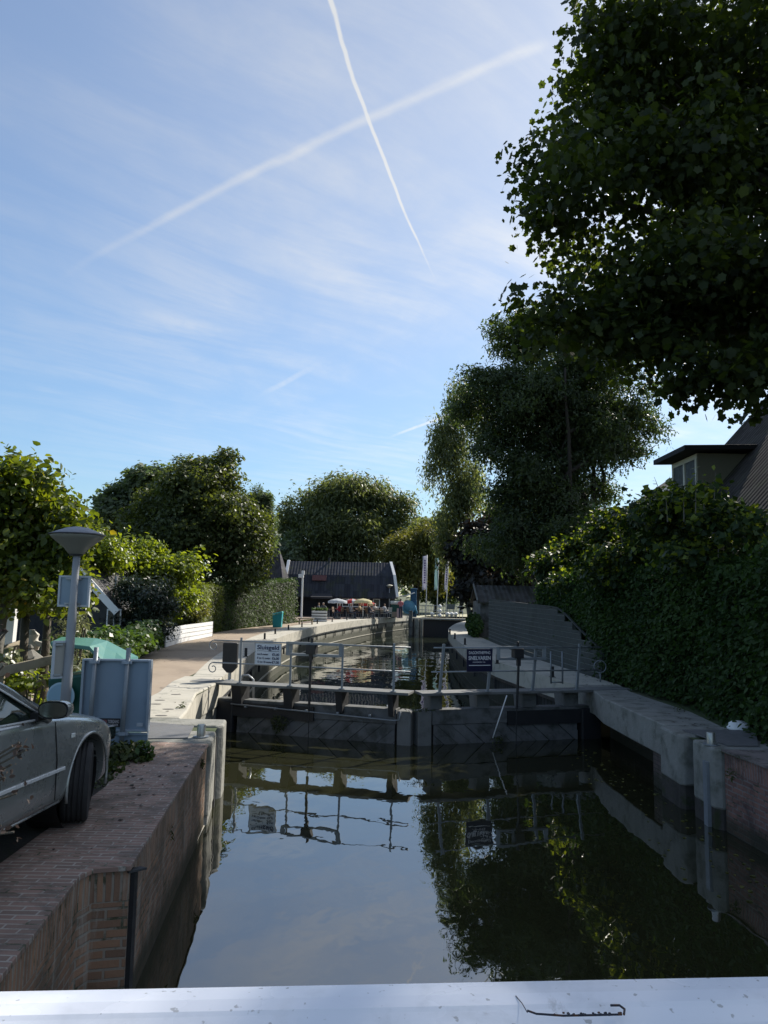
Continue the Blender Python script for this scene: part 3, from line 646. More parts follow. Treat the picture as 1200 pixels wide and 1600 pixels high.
def gate_leaf(lf, label, posts, brackets, frame, box_px, endpx, lean, scroll, left):
    t = thing('lock_gate_leaf', label, 'lock gate', (lf.H.x, lf.H.y, 0), 'two leaves of the wooden lock gate')
    L = lf.len
    mb = MB(); lf.box(mb, -.52 if left else -.68, L-.02, -.06, .42, -.005, .045); mb.build('walkway', M_beam, t, bevel=.006)
    mb = MB(); lf.box(mb, 0, L-.33, -.14, .16, -.615, -.32)
    mb.build('top_beam', M_wood, t, bevel=.01)
    mb = MB(); lf.box(mb, .02, L*.52, -.10, .205, -.66, -.38); mb.build('tarred_beam', M_black, t)
    # sloping planks on the face
    mb = MB(); n = 11; a0, a1 = .5, L-.36; z0, z1 = -2.3, -.62; wdt = (a1-a0)/n
    sg = 1
    for i in range(-10, n+6):
        ax = a0+(a1-a0)*i/n; pts = []
        for (u, z) in ((ax, z0), (ax+wdt*.965, z0), (ax+wdt*.965+sg*2.0, z1), (ax+sg*2.0, z1)): pts.append([u, z])
        # clip in u
        def clip(P, lim, keep):
            o = []
            for j in range(len(P)):
                a, b = P[j], P[(j+1) % len(P)]; ia, ib = keep(a[0], lim), keep(b[0], lim)
                if ia: o.append(a)
                if ia != ib:
                    f = (lim-a[0])/(b[0]-a[0]); o.append([lim, a[1]+(b[1]-a[1])*f])
            return o
        pts = clip(pts, a0, lambda x, l: x >= l)
        if len(pts) > 2: pts = clip(pts, a1, lambda x, l: x <= l)
        if len(pts) < 3: continue
        th = .15+random.uniform(-.02, .02); k = len(pts)
        vs = [lf.p(u, th, z) for u, z in pts]+[lf.p(u, .02, z) for u, z in pts]
        mb.add(vs, [tuple(range(k)), tuple(range(2*k-1, k-1, -1))]+[(j, (j+1) % k, k+(j+1) % k, k+j) for j in range(k)])
    mb.build('diagonal_planking', M_wood, t)
    mb = MB(); lf.box(mb, 0, L-.3, -.12, .0, -3, -.6); mb.build('backing', M_tarred, t)
    mb = MB(); lf.box(mb, L-.30, L-.012, -.14, .22, -3, -.34); mb.build('mitre_post', M_beam, t, bevel=.02)
    mb = MB(); lf.box(mb, -.05, .42, -.14, .22, -3, -.36); mb.build('heel_post', M_black, t, bevel=.03)
    for a_px, b_px in brackets:
        a, b = lf.s(a_px+3, 0, .2), lf.s(b_px-3, 0, .2); mb = MB(); mb.xprism([(-.36, -.006), (.10, -.006), (.10, -.318), (-.21, -.46), (-.26, -.44)], a, b, (lf.H.x, lf.H.y, 0), lf.rz) if lf.rz < 1.5 else mb.xprism([(.36, -.006), (-.10, -.006), (-.10, -.318), (.21, -.46), (.26, -.44)], a, b, (lf.H.x, lf.H.y, 0), lf.rz)
        mb.build('bracket', M_beam if not left else M_black, t)
    top = lambda a: lf.p(a+lean, .34, .93)
    for px in posts:
        a = lf.s(px, 0, .34); mb = MB(); mb.bar(lf.p(a, .34, .045), lf.p(a+lean, .34, 1.0 if px in (posts[0], posts[-1]) else .93), .042, .05)
        mb.bar(lf.p(a, .34, .05), lf.p(a, .34, .06), .11, .12); mb.build('rail_post', M_rail, t)
    e0, e1 = lf.s(endpx[0], .5, .34), lf.s(endpx[1], .5, .34)
    for z, nm in ((.925, 'handrail'), (.45, 'knee_rail')):
        mb = MB(); lz = lean*z/.93; mb.tube([lf.p(e0+lz, .34, z), lf.p(e1+lz, .34, z)], .015, 8)
        if scroll:
            a = e0; r_ = .12; pts = []
            for k in range(26):
                th = math.pi/2+k*.28; rr = r_*(1-k/26*.72); pts.append(lf.p(a+lz+rr*math.cos(th), .34, z-r_+rr*math.sin(th)))
            mb.tube(pts, .011, 6)
        mb.build(nm, M_rail, t, smooth=True)
    # windlass frame and operating rod
    a, b = lf.s(frame[0], .8, .36), lf.s(frame[1], .8, .36); mb = MB()
    for z in (.93, .70): mb.bar(lf.p(a+lean, .38, z), lf.p(b+lean, .38, z), .075, .05)
    for u in (a, b): mb.bar(lf.p(u+lean, .38, .68), lf.p(u+lean, .38, .955), .075, .05)
    mb.build('windlass_frame', M_rail, t)
    u = lf.s(box_px, .8, .38)+0; mb = MB(); mb.box(lf.p(u+lean, .38, .815), (.21, .17, .19), lf.rz)
    mb.tube([lf.p(u+lean, .38, .9), lf.p(u+lean, .38, 1.05)], .03, 8); mb.build('windlass', M_black, t, bevel=.01)
    mb = MB(); mb.tube([lf.p(u+lean, .43, .72), lf.p(u+lean*.4, .44, -.3)], .026, 8); mb.box(lf.p(u+lean, .42, .64), (.07, .07, .16), lf.rz)
    mb.tube([lf.p(u+lean*.4, .44, -.3), lf.p(u, .44, -1.6)], .009, 6); mb.build('operating_rod', M_black, t)
    return t
LL = Leaf(GH_L, GM); RL = Leaf(GH_R, GM)
gl = gate_leaf(LL, 'left half of the wooden lock gate with scroll ended handrail and sloping planks', [375, 453.6, 534.6, 615], [(364, 384), (444, 463), (525, 541), (606, 620)], (449, 532), 486, (332, 641), 0.0, True, True)
gr_ = gate_leaf(RL, 'right half of the wooden lock gate with leaning rail posts, darker in tree shade', [687, 762, 832, 901], [(673, 697), (746, 771), (817, 844), (882, 910)], (772, 844), 803, (936, 671), -.085, False, False)
mb = MB(); a, b = LL.s(362, 0, .3), LL.s(625, 0, .3); mb.tube([LL.p(a, .3, -.40), LL.p(b-.12, .3, -.52), LL.p(b, .3, -.50), LL.p(b+.02, .3, -.34)], .016, 8)
for k in range(5): mb.box(LL.p(a+(b-a)*(k+.5)/5.4, .26, -.44-.02*k/5), (.05, .10, .05), LL.rz)
tag(mb.build('drain_pipe', M_rail, smooth=True), 'thin galvanised pipe running across the left gate leaf below its walkway', 'pipe')
mb = MB(); mb.tube([RL.p(RL.s(792, 0, .46), .46, -.02), RL.p(RL.s(770, 0, .42), .42, -.86)], .013, 7)
tag(mb.build('boat_hook_pole', M_white, smooth=True), 'thin pale pole slanting down from the right gate walkway to the water', 'pole')
# plants on the gate
def leafblob(name, label, cat, c_, r_, n, size, m_, shape='oval', group=None, droop=.3, stems=0):
    pts = unit(rng.normal(size=(n, 3)))*(rng.random(n)**.45)[:, None]*np.array(r_)+np.array(c_); nrm = unit(pts-np.array(c_)+np.array([0, 0, .01]))
    o = leaves(name, pts, nrm, size, shape, m_, None, None, .5, .9, droop); tag(o, label, cat, group); return o
p = at(437, 1134, 15.75); leafblob('fern', 'green tuft of weeds growing from the planks of the left gate leaf', 'weed', (p.x, p.y, -.72), (.20, .10, .20), 260, .07, F_weed, 'long')
p = at(655, 1090, 15.2); leafblob('weed', 'low weeds and debris on top of the mitre posts where the gate leaves meet', 'weed', (p.x, p.y-.12, -.30), (.35, .09, .04), 120, .05, F_weed, 'long')
p = at(778, 1158, 15.5); leafblob('weed', 'faint green tuft at the waterline of the right gate leaf by the pale pole', 'weed', (p.x, p.y-.1, -.90), (.16, .08, .09), 90, .06, F_weed, 'long')
# signs on the gate
M_blue = mat('navy_ink', (.012, .022, .075), .5, .1); M_signw = mat('pale_sign_face', (.50, .57, .66), .45, .05, 2, 0); M_navy = mat('navy_sign_face', (.012, .013, .045), .4, .1); M_ltr = mat('sign_white', (.62, .62, .66), .5, .05)
a, b = LL.s(397.5, .7, .36), LL.s(438.5, .7, .36); uz = Vector((0, 0, 1)); ux = Vector((LL.d.x, LL.d.y, 0)); ww = b-a
base = LL.p(a, .375, .46)
t = thing('toll_sign', 'pale blue sign headed Sluisgeld with three toll prices, on the left gate handrail', 'sign', base)
mb = MB(); c_ = LL.p((a+b)/2, .375, .68); mb.box(c_, (ww, .012, .455), LL.rz); mb.build('board', M_signw, t)
mb = MB()
for z0, z1, aa, bb in ((.897, .908, a, b), (.452, .463, a, b)): mb.box(LL.p((aa+bb)/2, .377, (z0+z1)/2), (ww, .02, z1-z0), LL.rz)
for u in (a, b): mb.box(LL.p(u, .377, .68), (.011, .02, .456), LL.rz)
mb.build('edge', M_steel, t)
o_ = LL.p(a, .384, 0)
text_sign(t, o_, ux, uz, [('Sluisgeld', .05, .775, .125, .02, ww-.10, 'LEFT'), ('tot 8 meter:', .055, .655, .062, .012, ww*.43, 'LEFT'), ('€5,00', ww*.66, .650, .072, .02, ww*.27, 'LEFT'),
    ('8 tot 12 meter:', .055, .575, .062, .012, ww*.52, 'LEFT'), ('€6,00', ww*.66, .570, .072, .02, ww*.27, 'LEFT'), ('12 tot 18 meter:', .055, .495, .062, .012, ww*.56, 'LEFT'), ('€7,00', ww*.66, .490, .072, .02, ww*.27, 'LEFT')], M_blue)
mb = MB(); mb.box(LL.p((a+b)/2, .383, .742), (ww-.1, .003, .007), LL.rz); mb.build('rule', M_blue, t)
a, b = RL.s(764, .7, .36)-.065, RL.s(724, .7, .36)-.065; ux = Vector((-RL.d.x, -RL.d.y, 0)); ww = abs(b-a)
t = thing('permit_sign', 'navy sign reading Dagontheffing Snelvaren on the right gate handrail', 'sign', RL.p(b, .375, .46))
mb = MB(); mb.box(RL.p((a+b)/2, .375, .675), (ww, .012, .45), RL.rz); mb.build('board', M_navy, t)
o_ = RL.p(max(a, b), .384, 0)
text_sign(t, o_, ux, uz, [('DAGONTHEFFING', .04, .80, .08, .02, ww-.09, 'LEFT'), ('SNELVAREN', .035, .685, .105, .03, ww-.075, 'LEFT'), ('AANVRAGEN VIA', ww*.22, .625, .042, .0, ww*.5, 'LEFT')], M_ltr)
mb = MB(); mb.box(RL.p((a+b)/2, .384, .575), (ww-.09, .003, .016), RL.rz); mb.build('rule', M_ltr, t)
# shield shaped black signal beside the left end of the gate
p = gp(358.5, 1063, .034)
t = thing('signal_box', 'black shield shaped signal box on a short post at the left end of the gate', 'signal', p)
mb = MB(); prof = [(-.16, .28), (-.055, .17), (.055, .17), (.16, .28), (.16, .80), (.145, .815), (-.145, .815), (-.16, .80)]
n = len(prof); mb.add([(p.x+x, p.y-.07, .034+z) for x, z in prof]+[(p.x+x, p.y+.07, .034+z) for x, z in prof], [tuple(range(n)), tuple(range(2*n-1, n-1, -1))]+[(i, n+i, n+(i+1) % n, (i+1) % n) for i in range(n)])
mb.build('hood', M_black, t, bevel=.008)
mb = MB(); mb.lathe([(.035, 0), (.035, .18)], p, 12); mb.lathe([(.10, .001), (.10, .012), (.03, .013)], p, 12); mb.build('post', M_steel, t, smooth=True, auto=40)
# bent pale pipe by the walkway, hoop steps on the right coping
a = gp(378, 1062, .034); mb = MB(); mb.tube([a+Vector((0, 0, .09)), a+Vector((.14, 0, .10)), a+Vector((.26, -.05, .02)), a+Vector((.28, -.06, -.5))], .022, 8); mb.tube([a+Vector((-.02, 0, 0)), a+Vector((0, 0, .09))], .022, 8)
tag(mb.build('ladder_grip', M_steel, smooth=True), 'bent pale steel grip rail at the lock edge behind the toll sign', 'grip rail')
a, b = gp(861, 1068, .034), gp(879, 1068, .034); mb = MB()
for q in (a, b): mb.tube([q, q+Vector((0, 0, .72))], .02, 8)
mb.tube([a+Vector((0, 0, .03)), b+Vector((0, 0, .03))], .015, 8); tag(mb.build('ladder_grip', M_rail, smooth=True), 'two upright steel ladder bars on the right coping in front of the slatted fence', 'grip rail')
a = gp(938, 1066, .03); mb = MB(); pts = [a+Vector((.14*math.cos(k*.4), 0, .36+.14*math.sin(k*.4))) for k in range(17)]; mb.tube(pts, .012, 6); mb.tube([a+Vector((0, 0, 0)), a+Vector((0, 0, .22))], .015, 6)
tag(mb.build('life_ring_holder', M_rail, smooth=True), 'small round metal hoop on a stem between slatted fence and hedge', 'hoop')
# bridge railing in front
A, B_ = gp(-140, 1554.5, 1.26), gp(1340, 1525.5, 1.26)
dv = (B_-A).normalized(); nv = Vector((dv.y, -dv.x, 0)); 
if nv.y > 0: nv = -nv
t = thing('bridge_railing', 'glossy white steel handrail of the bridge across the bottom of the view', 'railing', ((A.x+B_.x)/2, (A.y+B_.y)/2, 0))
M_gloss = mat('glossy_white_rail', (.70, .73, .80), .24, .05, 1.5, .04, 8, col2=(.52, .55, .60), patch=(.50, .78), sc2=5)
prof = [(.0, 0), (.006, .006), (.05, .008), (.078, .004), (.086, .000), (.115, -.012), (.135, -.026), (.138, -.10), (0, -.10)]
A2, B2 = A-dv*3, B_+dv*3
mb = MB(); n = len(prof); vs = [P_+nv*u+Vector((0, 0, z)) for P_ in (A2, B2) for u, z in prof]
mb.add(vs, [tuple(range(n)), tuple(range(2*n-1, n-1, -1))]+[(i, n+i, n+(i+1) % n, (i+1) % n) for i in range(n)]); mb.build('top_rail', M_gloss, t, bevel=.002)
mb = MB()
for k in range(16): 
    P_ = A2+(B2-A2)*(k+.5)/16+nv*.05; mb.bar(P_+Vector((0, 0, -.10)), P_+Vector((0, 0, -1.15)), .05, .05)
mb.build('baluster', M_gloss, t)
nt_ = M_gloss.node_tree; gg = NG(nt_); pp = [n_ for n_ in nt_.nodes if n_.type == 'BSDF_PRINCIPLED'][0]; lk = pp.inputs['Base Color'].links[0].from_socket; OC = gg.n('ShaderNodeTexCoord').outputs['Object']
gg.set(pp.inputs['Base Color'], gg.mix(gg.m('MAXIMUM', gg.ramp(gg.noise(OC, 70, 2, .4), .68, .74, 0, .6), gg.ramp(gg.noise(OC, 9, 6, .75, .6), .60, .72, 0, .35)), lk, (.22, .22, .21, 1)))
M_rust = mat('rust_scratch', (.10, .05, .03), .9, .6, 40, .3, 60, col2=(.03, .035, .05), patch=(.4, .5), sc2=60)
mb = MB(); zz = 1.2685
for seq, r_ in (([(806, 1556), (816, 1568), (824, 1582)], .0008), ([(824, 1579), (838, 1584), (880, 1587), (930, 1586), (972, 1585)], .0017), ([(975, 1585), (976, 1577), (968, 1571), (954, 1571)], .0020)):
    mb.tube([gp(x, y, zz-.001) for x, y in seq], r_, 5)
for k in range(26):
    x = random.uniform(862, 972); q = gp(x, 1585+random.uniform(-3, 1.5), zz); mb.box(q, (.0035, .0022, .002), random.random())
mb.build('rust_scratch', M_rust, t)
# ------------------------------------------------------------------ parked car (built pointing +Y, then placed)
def car():
    t = thing('parked_car', 'grey green metallic saloon car parked on the left quay with its front wheel turned', 'car')
    paint, g_, p_, o_ = newmat('car_paint'); Pn = g_.n('ShaderNodeTexCoord').outputs['Object']
    g_.set(p_.inputs['Base Color'], g_.mix(g_.ramp(g_.noise(Pn, 3.5, 5, .7), .55, .75, 0, .2), (.34, .355, .35, 1), (.26, .26, .25, 1))); p_.inputs['Metallic'].default_value = .55
    g_.set(p_.inputs['Roughness'], g_.ramp(g_.noise(Pn, 5, 5, .7), .4, .7, .26, .42)); p_.inputs['Coat Weight'].default_value = .8; p_.inputs['Coat Roughness'].default_value = .04
    glass, g_, p_, o_ = newmat('car_glass'); p_.inputs['Base Color'].default_value = (.012, .02, .018, 1); p_.inputs['Roughness'].default_value = .03; p_.inputs['IOR'].default_value = 1.9
    tr = g_.n('ShaderNodeBsdfTransparent'); tr.inputs[0].default_value = (.35, .45, .42, 1); mx = g_.n('ShaderNodeMixShader'); mx.inputs[0].default_value = .12
    g_.set(mx.inputs[1], p_.outputs[0]); g_.set(mx.inputs[2], tr.outputs[0]); g_.set(o_.inputs[0], mx.outputs[0])
    rub = mat('tyre_rubber', (.022, .022, .024), .8, .2, 8, .2, 60); chrome = mat('chrome_trim', (.85, .86, .88), .3, .03, 3, 0, metal=.35); blk = mat('car_black_trim', (.012, .012, .013), .5, .2, 8, .1)
    rimm = mat('alloy_rim', (.42, .43, .45), .35, .1, 8, .05, metal=.8)
    S = [(2.23, .58, .30, .56, .60), (2.17, .70, .24, .64, .67), (2.02, .80, .20, .71, .755), (1.75, .86, .20, .785, .85), (1.33, .885, .20, .84, .93), (.95, .888, .20, .885, .975), (.6, .89, .20, .915, 1.0),
         (0, .89, .20, .93, .98), (-.6, .89, .20, .94, .98), (-1.32, .885, .21, .955, 1.0), (-1.8, .86, .24, .96, 1.02), (-2.15, .80, .28, .93, 1.0), (-2.33, .70, .34, .80, .86)]
    def sec(y, x, zb, zs, zc):
        return [(.0, zb), (x-.16, zb), (x-.05, zb+.03), (x-.012, zb+.12), (x-.004, .46 if zb < .25 else .5), (x, .60 if zs > .66 else zs-.05), (x-.018, zs-.055), (x-.055, zs), (x-.14, zs+.028), (x*.5, zc-.012), (0, zc)]
    bm = bmesh.new(); rows = []
    for s_ in S:
        h = sec(*s_); pts = [(a, z) for a, z in h]+[(-a, z) for a, z in h[-2:0:-1]]; rows.append([bm.verts.new((a, s_[0], z)) for a, z in pts])
    for i in range(len(rows)-1):
        k = len(rows[0])
        for j in range(k): bm.faces.new([rows[i][j], rows[i][(j+1) % k], rows[i+1][(j+1) % k], rows[i+1][j]])
    bm.faces.new(rows[0]); bm.faces.new(rows[-1][::-1]); bmesh.ops.recalc_face_normals(bm, faces=bm.faces)
    me = bpy.data.meshes.new('body'); bm.to_mesh(me); bm.free(); ob = bpy.data.objects.new('body', me); COL.objects.link(ob)
    ss = ob.modifiers.new('s', 'SUBSURF'); ss.levels = ss.render_levels = 2
    cut = MB()
    for yy in (1.33, -1.32):
        for sx in (1, -1): cut.tube([(sx*.60, yy, .325), (sx*1.05, yy, .325)], .385, 40)
    cu = cut.build('cut', None); b = ob.modifiers.new('b', 'BOOLEAN'); b.object = cu; b.operation = 'DIFFERENCE'; b.solver = 'EXACT'
    bpy.context.view_layer.update(); m2 = bpy.data.meshes.new_from_object(ob.evaluated_get(bpy.context.evaluated_depsgraph_get()))
    bpy.data.objects.remove(ob); bpy.data.objects.remove(cu); m2.name = 'body'; m2.materials.clear(); m2.materials.append(paint)
    for p in m2.polygons: p.use_smooth = True
    m2.set_sharp_from_angle(angle=R(38)); ob = bpy.data.objects.new('body', m2); COL.objects.link(ob); ob.parent = t
    for yy in (1.33, -1.32):
        for sx in (1, -1):
            mb = MB(); k = 22; pts = [(sx*.878, yy+.392*math.cos(math.pi*(-.08+1.16*i/k)), .325+.392*math.sin(math.pi*(-.08+1.16*i/k))) for i in range(k+1)]
            mb.tube(pts, .013, 6); mb.build('arch_lip', paint, t, smooth=True)
            mb = MB(); mb.tube([(sx*.50, yy, .33), (sx*.79, yy, .33)], .383, 30, cap=False); mb.tube([(sx*.50, yy, .33), (sx*.52, yy, .33)], .38, 30); mb.build('wheel_liner', blk, t)
    for yy, st in ((1.33, R(20)), (-1.32, 0)):
        for sx in (1, -1):
            wh = bpy.data.objects.new('wheel', None); COL.objects.link(wh); wh.parent = t; wh.location = (sx*.79, yy, .318); wh.rotation_euler = (0, 0, st)
            prof = [(.215, -.098), (.262, -.106), (.300, -.103), (.314, -.088)]
            for gx in (-.055, -.02, .02, .055): prof += [(.318, gx-.011), (.309, gx-.006), (.309, gx+.006), (.318, gx+.011)]
            prof += [(.314, .088), (.300, .103), (.262, .106), (.215, .098)]
            mb = MB(); mb.lathe(prof, (0, 0, 0), 64); mb.v = [(z, y, x) for x, y, z in mb.v]
            ty = mb.build('tyre', rub, None, smooth=True, auto=35); ty.parent = wh
            mb = MB(); mb.lathe([(.215, -.09), (.205, .03), (.215, .09)], (0, 0, 0), 40); mb.lathe([(.06, .03), (.055, .065), (.02, .07)], (0, 0, 0), 16)
            for k in range(7):
                a = k*2*math.pi/7; mb.bar((.05*math.cos(a), .05*math.sin(a), .055), (.205*math.cos(a), .205*math.sin(a), .07), .02, .045)
            mb.v = [(z*sx, y, x) for x, y, z in mb.v]; rm = mb.build('rim', rimm, None); rm.parent = wh
    # greenhouse
    A0, A1, C1, C0 = (.50, .835, .925), (-.22, .625, 1.345), (-1.05, .62, 1.36), (-1.72, .80, .985)
    P3 = lambda q, sx=1: Vector((q[1]*sx, q[0], q[2]))
    def quadm(name, vs, m_, th=.0): 
        mb = MB(); mb.add(vs, [tuple(range(len(vs)))]); return mb.build(name, m_, t)
    for sx in (1, -1):
        a0, a1, c1, c0 = [P3(q, sx) for q in (A0, A1, C1, C0)]; mb = MB(); n = 6
        top = [a1.lerp(c1, i/n)+Vector((sx*.0, 0, .012*math.sin(math.pi*i/n))) for i in range(n+1)]; bot = [a0.lerp(c0, i/n) for i in range(n+1)]
        mid = [(top[i]+bot[i])/2+Vector((sx*.03, 0, 0)) for i in range(n+1)]
        vs = top+mid+bot; fs = [(i, i+1, n+2+i, n+1+i) for i in range(n)]+[(n+1+i, n+2+i, 2*n+3+i, 2*n+2+i) for i in range(n)]
        mb.add(vs, fs); mb.build('side_window', glass, t, smooth=True)
        mb = MB(); o1 = Vector((sx*.012, 0, .0)); am = (a0+a1)/2+Vector((sx*.03, 0, .012)); mb.tube([a0+o1+Vector((0, .10, -.02)), am+o1, a1+o1, top[3]+o1+Vector((0, 0, .012)), c1+o1], [.03, .024, .021, .020, .02], 8); mb.build('door_frame', paint, t, smooth=True)
        mb = MB(); mb.tube([a0+Vector((sx*.03, .02, .0)), am+Vector((sx*.024, -.025, -.02)), a1+Vector((sx*.024, -.02, -.02)), top[3]+Vector((sx*.028, 0, -.012)), c1+Vector((sx*.02, 0, -.02))], .008, 6)
        mb.tube([a0+Vector((sx*.03, .0, .004)), (a0+c0)/2+Vector((sx*.04, 0, .0)), c0+Vector((sx*.02, 0, 0))], .009, 6); mb.build('window_trim', chrome, t, smooth=True)
        mb = MB(); bb = (a0.lerp(c0, .52)+a1.lerp(c1, .5))/2+Vector((sx*.036, 0, 0)); mb.bar(a0.lerp(c0, .5)+Vector((sx*.008, 0, 0)), bb, .02, .10); mb.bar(bb, a1.lerp(c1, .48)+Vector((sx*.008, 0, 0)), .02, .09); mb.build('door_pillar', blk, t)
        mb = MB(); mb.bar(c0, c1, .05, .16); mb.build('rear_pillar', paint, t, smooth=False)
    mb = MB(); n = 6; m_ = 6; vs = []
    for i in range(n+1):
        y = -.2+(-.9)*i/n; xe = .64
        for j in range(m_+1):
            u = -1+2*j/m_; vs.append((xe*u, y, 1.365+.055*(1-u*u)+.02*math.sin(math.pi*i/n)))
    mb.add(vs, [(i*(m_+1)+j, i*(m_+1)+j+1, (i+1)*(m_+1)+j+1, (i+1)*(m_+1)+j) for i in range(n) for j in range(m_)]); mb.build('roof', paint, t, smooth=True)
    for nm, (y0, z0, x0), (y1, z1, x1) in (('windscreen', (.62, .985, .80), (-.2, 1.38, .62)), ('rear_window', (-1.80, 1.0, .76), (-1.10, 1.385, .60))):
        mb = MB(); vs = []
        for i in range(5):
            f = i/4
            for j in range(7):
                u = -1+j/3; vs.append((u*(x0+(x1-x0)*f), y0+(y1-y0)*f+(.10*(1-u*u) if nm == 'windscreen' else -.06*(1-u*u))*(1-f), z0+(z1-z0)*f+.045*(1-u*u)*f))
        mb.add(vs, [(i*7+j, i*7+j+1, (i+1)*7+j+1, (i+1)*7+j) for i in range(4) for j in range(6)]); mb.build(nm, glass, t, smooth=True)
    mb = MB()
    for yy in (-.25, -1.1):
        for sx in (.36, -.36): mb.box((sx, yy, .72), (.46, .42, .22)); mb.box((sx, yy-.25, 1.0), (.44, .12, .55), 0, 0, R(-12)); mb.box((sx, yy-.32, 1.27), (.22, .08, .14))
    mb.box((0, .35, .90), (1.4, .35, .12)); mb.build('seats', blk, t, bevel=.03)
    for sx in (1, -1):
        mr = MB(); k = 14; vs = []
        for (yy, rr) in ((.36, 1.0), (.40, 1.04), (.46, .95), (.50, .62)):
            for j in range(k):
                a = 2*math.pi*j/k; cx_, cz_ = math.copysign(abs(math.cos(a))**.7, math.cos(a)), math.copysign(abs(math.sin(a))**.7, math.sin(a)); vs.append((sx*(.985+.105*rr*cx_), yy+.02*cx_*sx, 1.005+.064*rr*cz_))
        mr.add(vs, [(i*k+j, i*k+(j+1) % k, (i+1)*k+(j+1) % k, (i+1)*k+j) for i in range(3) for j in range(k)]+[tuple(3*k+j for j in range(k))])
        mo = mr.build('mirror', paint, t, smooth=True)
        mg = MB(); vs = []
        for j in range(k):
            a = 2*math.pi*j/k; cx_, cz_ = math.copysign(abs(math.cos(a))**.7, math.cos(a)), math.copysign(abs(math.sin(a))**.7, math.sin(a)); vs.append((sx*(.985+.092*cx_), .358+.02*cx_*sx-.012*cz_, 1.005+.054*cz_))
        mg.add(vs, [tuple(range(k))]); mm = mg.build('mirror_glass', mat('mirror_silver', (.30, .38, .34), .02, .01, 1, 0, metal=1), None); mm.parent = mo
        mb = MB(); mb.bar((sx*.84, .42, .95), (sx*.93, .43, .965), .05, .05); mb.box((sx*.86, .42, .955), (.06, .16, .06)); mb.build('mirror_arm', blk, t)
        mb = MB(); mb.box((sx*.893, -.02, .515), (.014, 1.72, .026)); mb.build('side_strip', chrome, t, bevel=.004)
        mb = MB(); mb.tube([(sx*.878, .82, .27), (sx*.888, .2, .265), (sx*.888, -.85, .265)], .009, 6); mb.build('sill_crease', chrome if 0 else paint, t, smooth=True)
        mb = MB(); mb.box((sx*.886, .96, .745), (.012, .06, .035)); mb.build('side_indicator', mat('clear_lens', (.7, .72, .7), .15, .02, 1, 0), t, bevel=.004)
        for yy in (-.36, -1.2):
            h = MB(); h.tube([(sx*.885, yy+.09, .80), (sx*.915, yy+.06, .802), (sx*.918, yy-.04, .804), (sx*.885, yy-.08, .804)], .014, 8); hh = h.build('door_handle', paint, t, smooth=True)
        mb = MB()
        for pts in ([(sx*.889, .72, .30), (sx*.8915, .70, .6), (sx*.872, .66, .885)], [(sx*.889, -.45, .30), (sx*.8915, -.47, .6), (sx*.873, -.45, .93)], [(sx*.889, -1.38, .8), (sx*.885, -1.42, .95)]): mb.tube(pts, .0045, 5)
        mb.build('door_gap', blk, t)
        mb = MB(); mb.box((sx*.62, 2.08, .62), (.34, .16, .13), R(-22*sx)); mb.build('headlight', glass, t, bevel=.03)
    mb = MB(); mb.box((0, 2.22, .48), (.55, .04, .36)); mb.build('grille', blk, t, bevel=.02)
    return t
CAR = car()
CAR_RZ, CAR_RX = R(-2.0), R(-2.6)
Mr = Matrix.Rotation(CAR_RZ, 3, 'Z') @ Matrix.Rotation(CAR_RX, 3, 'X')
CAR.rotation_euler = Mr.to_euler(); CAR.location = Vector((-3.33, 6.48, .03))-Mr @ Vector((0, 1.33, 0))
# the road climbing to the bridge under the car
mb = MB(); mb.xprism([(5.46, -.4), (5.46, .03), (3.7, .11), (1.0, .25), (-8, .3), (-8, -.4)], -12, -2.9); ramp = mb.build('road', M_grit); ramp['kind'] = 'structure'
# ------------------------------------------------------------------ park lamp with sign backs
def lamp_head(mb_top, mb_bowl, c_, r_):
    mb_top.lathe([(r_, 0), (r_*.99, .010), (r_*.66, .052), (r_*.38, .082), (r_*.12, .095), (.01, .097)], c_+Vector((0, 0, .0)), 36)
    mb_bowl.lathe([(.06, -.225), (.085, -.212), (r_*.45, -.150), (r_*.82, -.060), (r_*.95, -.025), (r_*.985, 0)], c_, 36)
M_bowl, g_, p_, o_ = newmat('milky_bowl'); p_.inputs['Base Color'].default_value = (.42, .41, .37, 1); p_.inputs['Roughness'].default_value = .35
tb = g_.n('ShaderNodeBsdfTranslucent'); tb.inputs[0].default_value = (.7, .68, .6, 1); mx = g_.n('ShaderNodeMixShader'); mx.inputs[0].default_value = .45; g_.set(mx.inputs[1], p_.outputs[0]); g_.set(mx.inputs[2], tb.outputs[0]); g_.set(o_.inputs[0], mx.outputs[0])
M_cap = mat('lamp_cap_grey', (.20, .21, .24), .5, .1, 3, .1, 30)
pb = at(102, 1098, 8.45); pt = at(120.5, 862, 8.45)
t = thing('street_lamp', 'grey park lamp with conical hood on the left quay, two sign backs on its pole', 'street lamp', (pb.x, pb.y, 0))
fx = lambda z: Vector((pb.x+(pt.x-pb.x)*(z-pb.z)/(pt.z-pb.z), 8.45, z))
mb = MB(); mb.tube([fx(0), fx(1.0), fx(1.05), fx(1.7), fx(1.78), fx(pt.z+.03)], [.056, .055, .051, .048, .042, .038], 18); mb.build('pole', M_pole, t, smooth=True)
hc = at(121, 836, 8.45); m1, m2 = MB(), MB(); lamp_head(m1, m2, hc, .298); m1.build('hood', M_cap, t, smooth=True, auto=60); m2.build('bowl', M_bowl, t, smooth=True)
mb = MB(); mb.lathe([(.072, -.235), (.078, -.20), (.06, -.195)], hc, 20); mb.lathe([(.3, -.004), (.312, 0), (.3, .012)], hc, 36); mb.build('collar', M_black, t, smooth=True, auto=40)
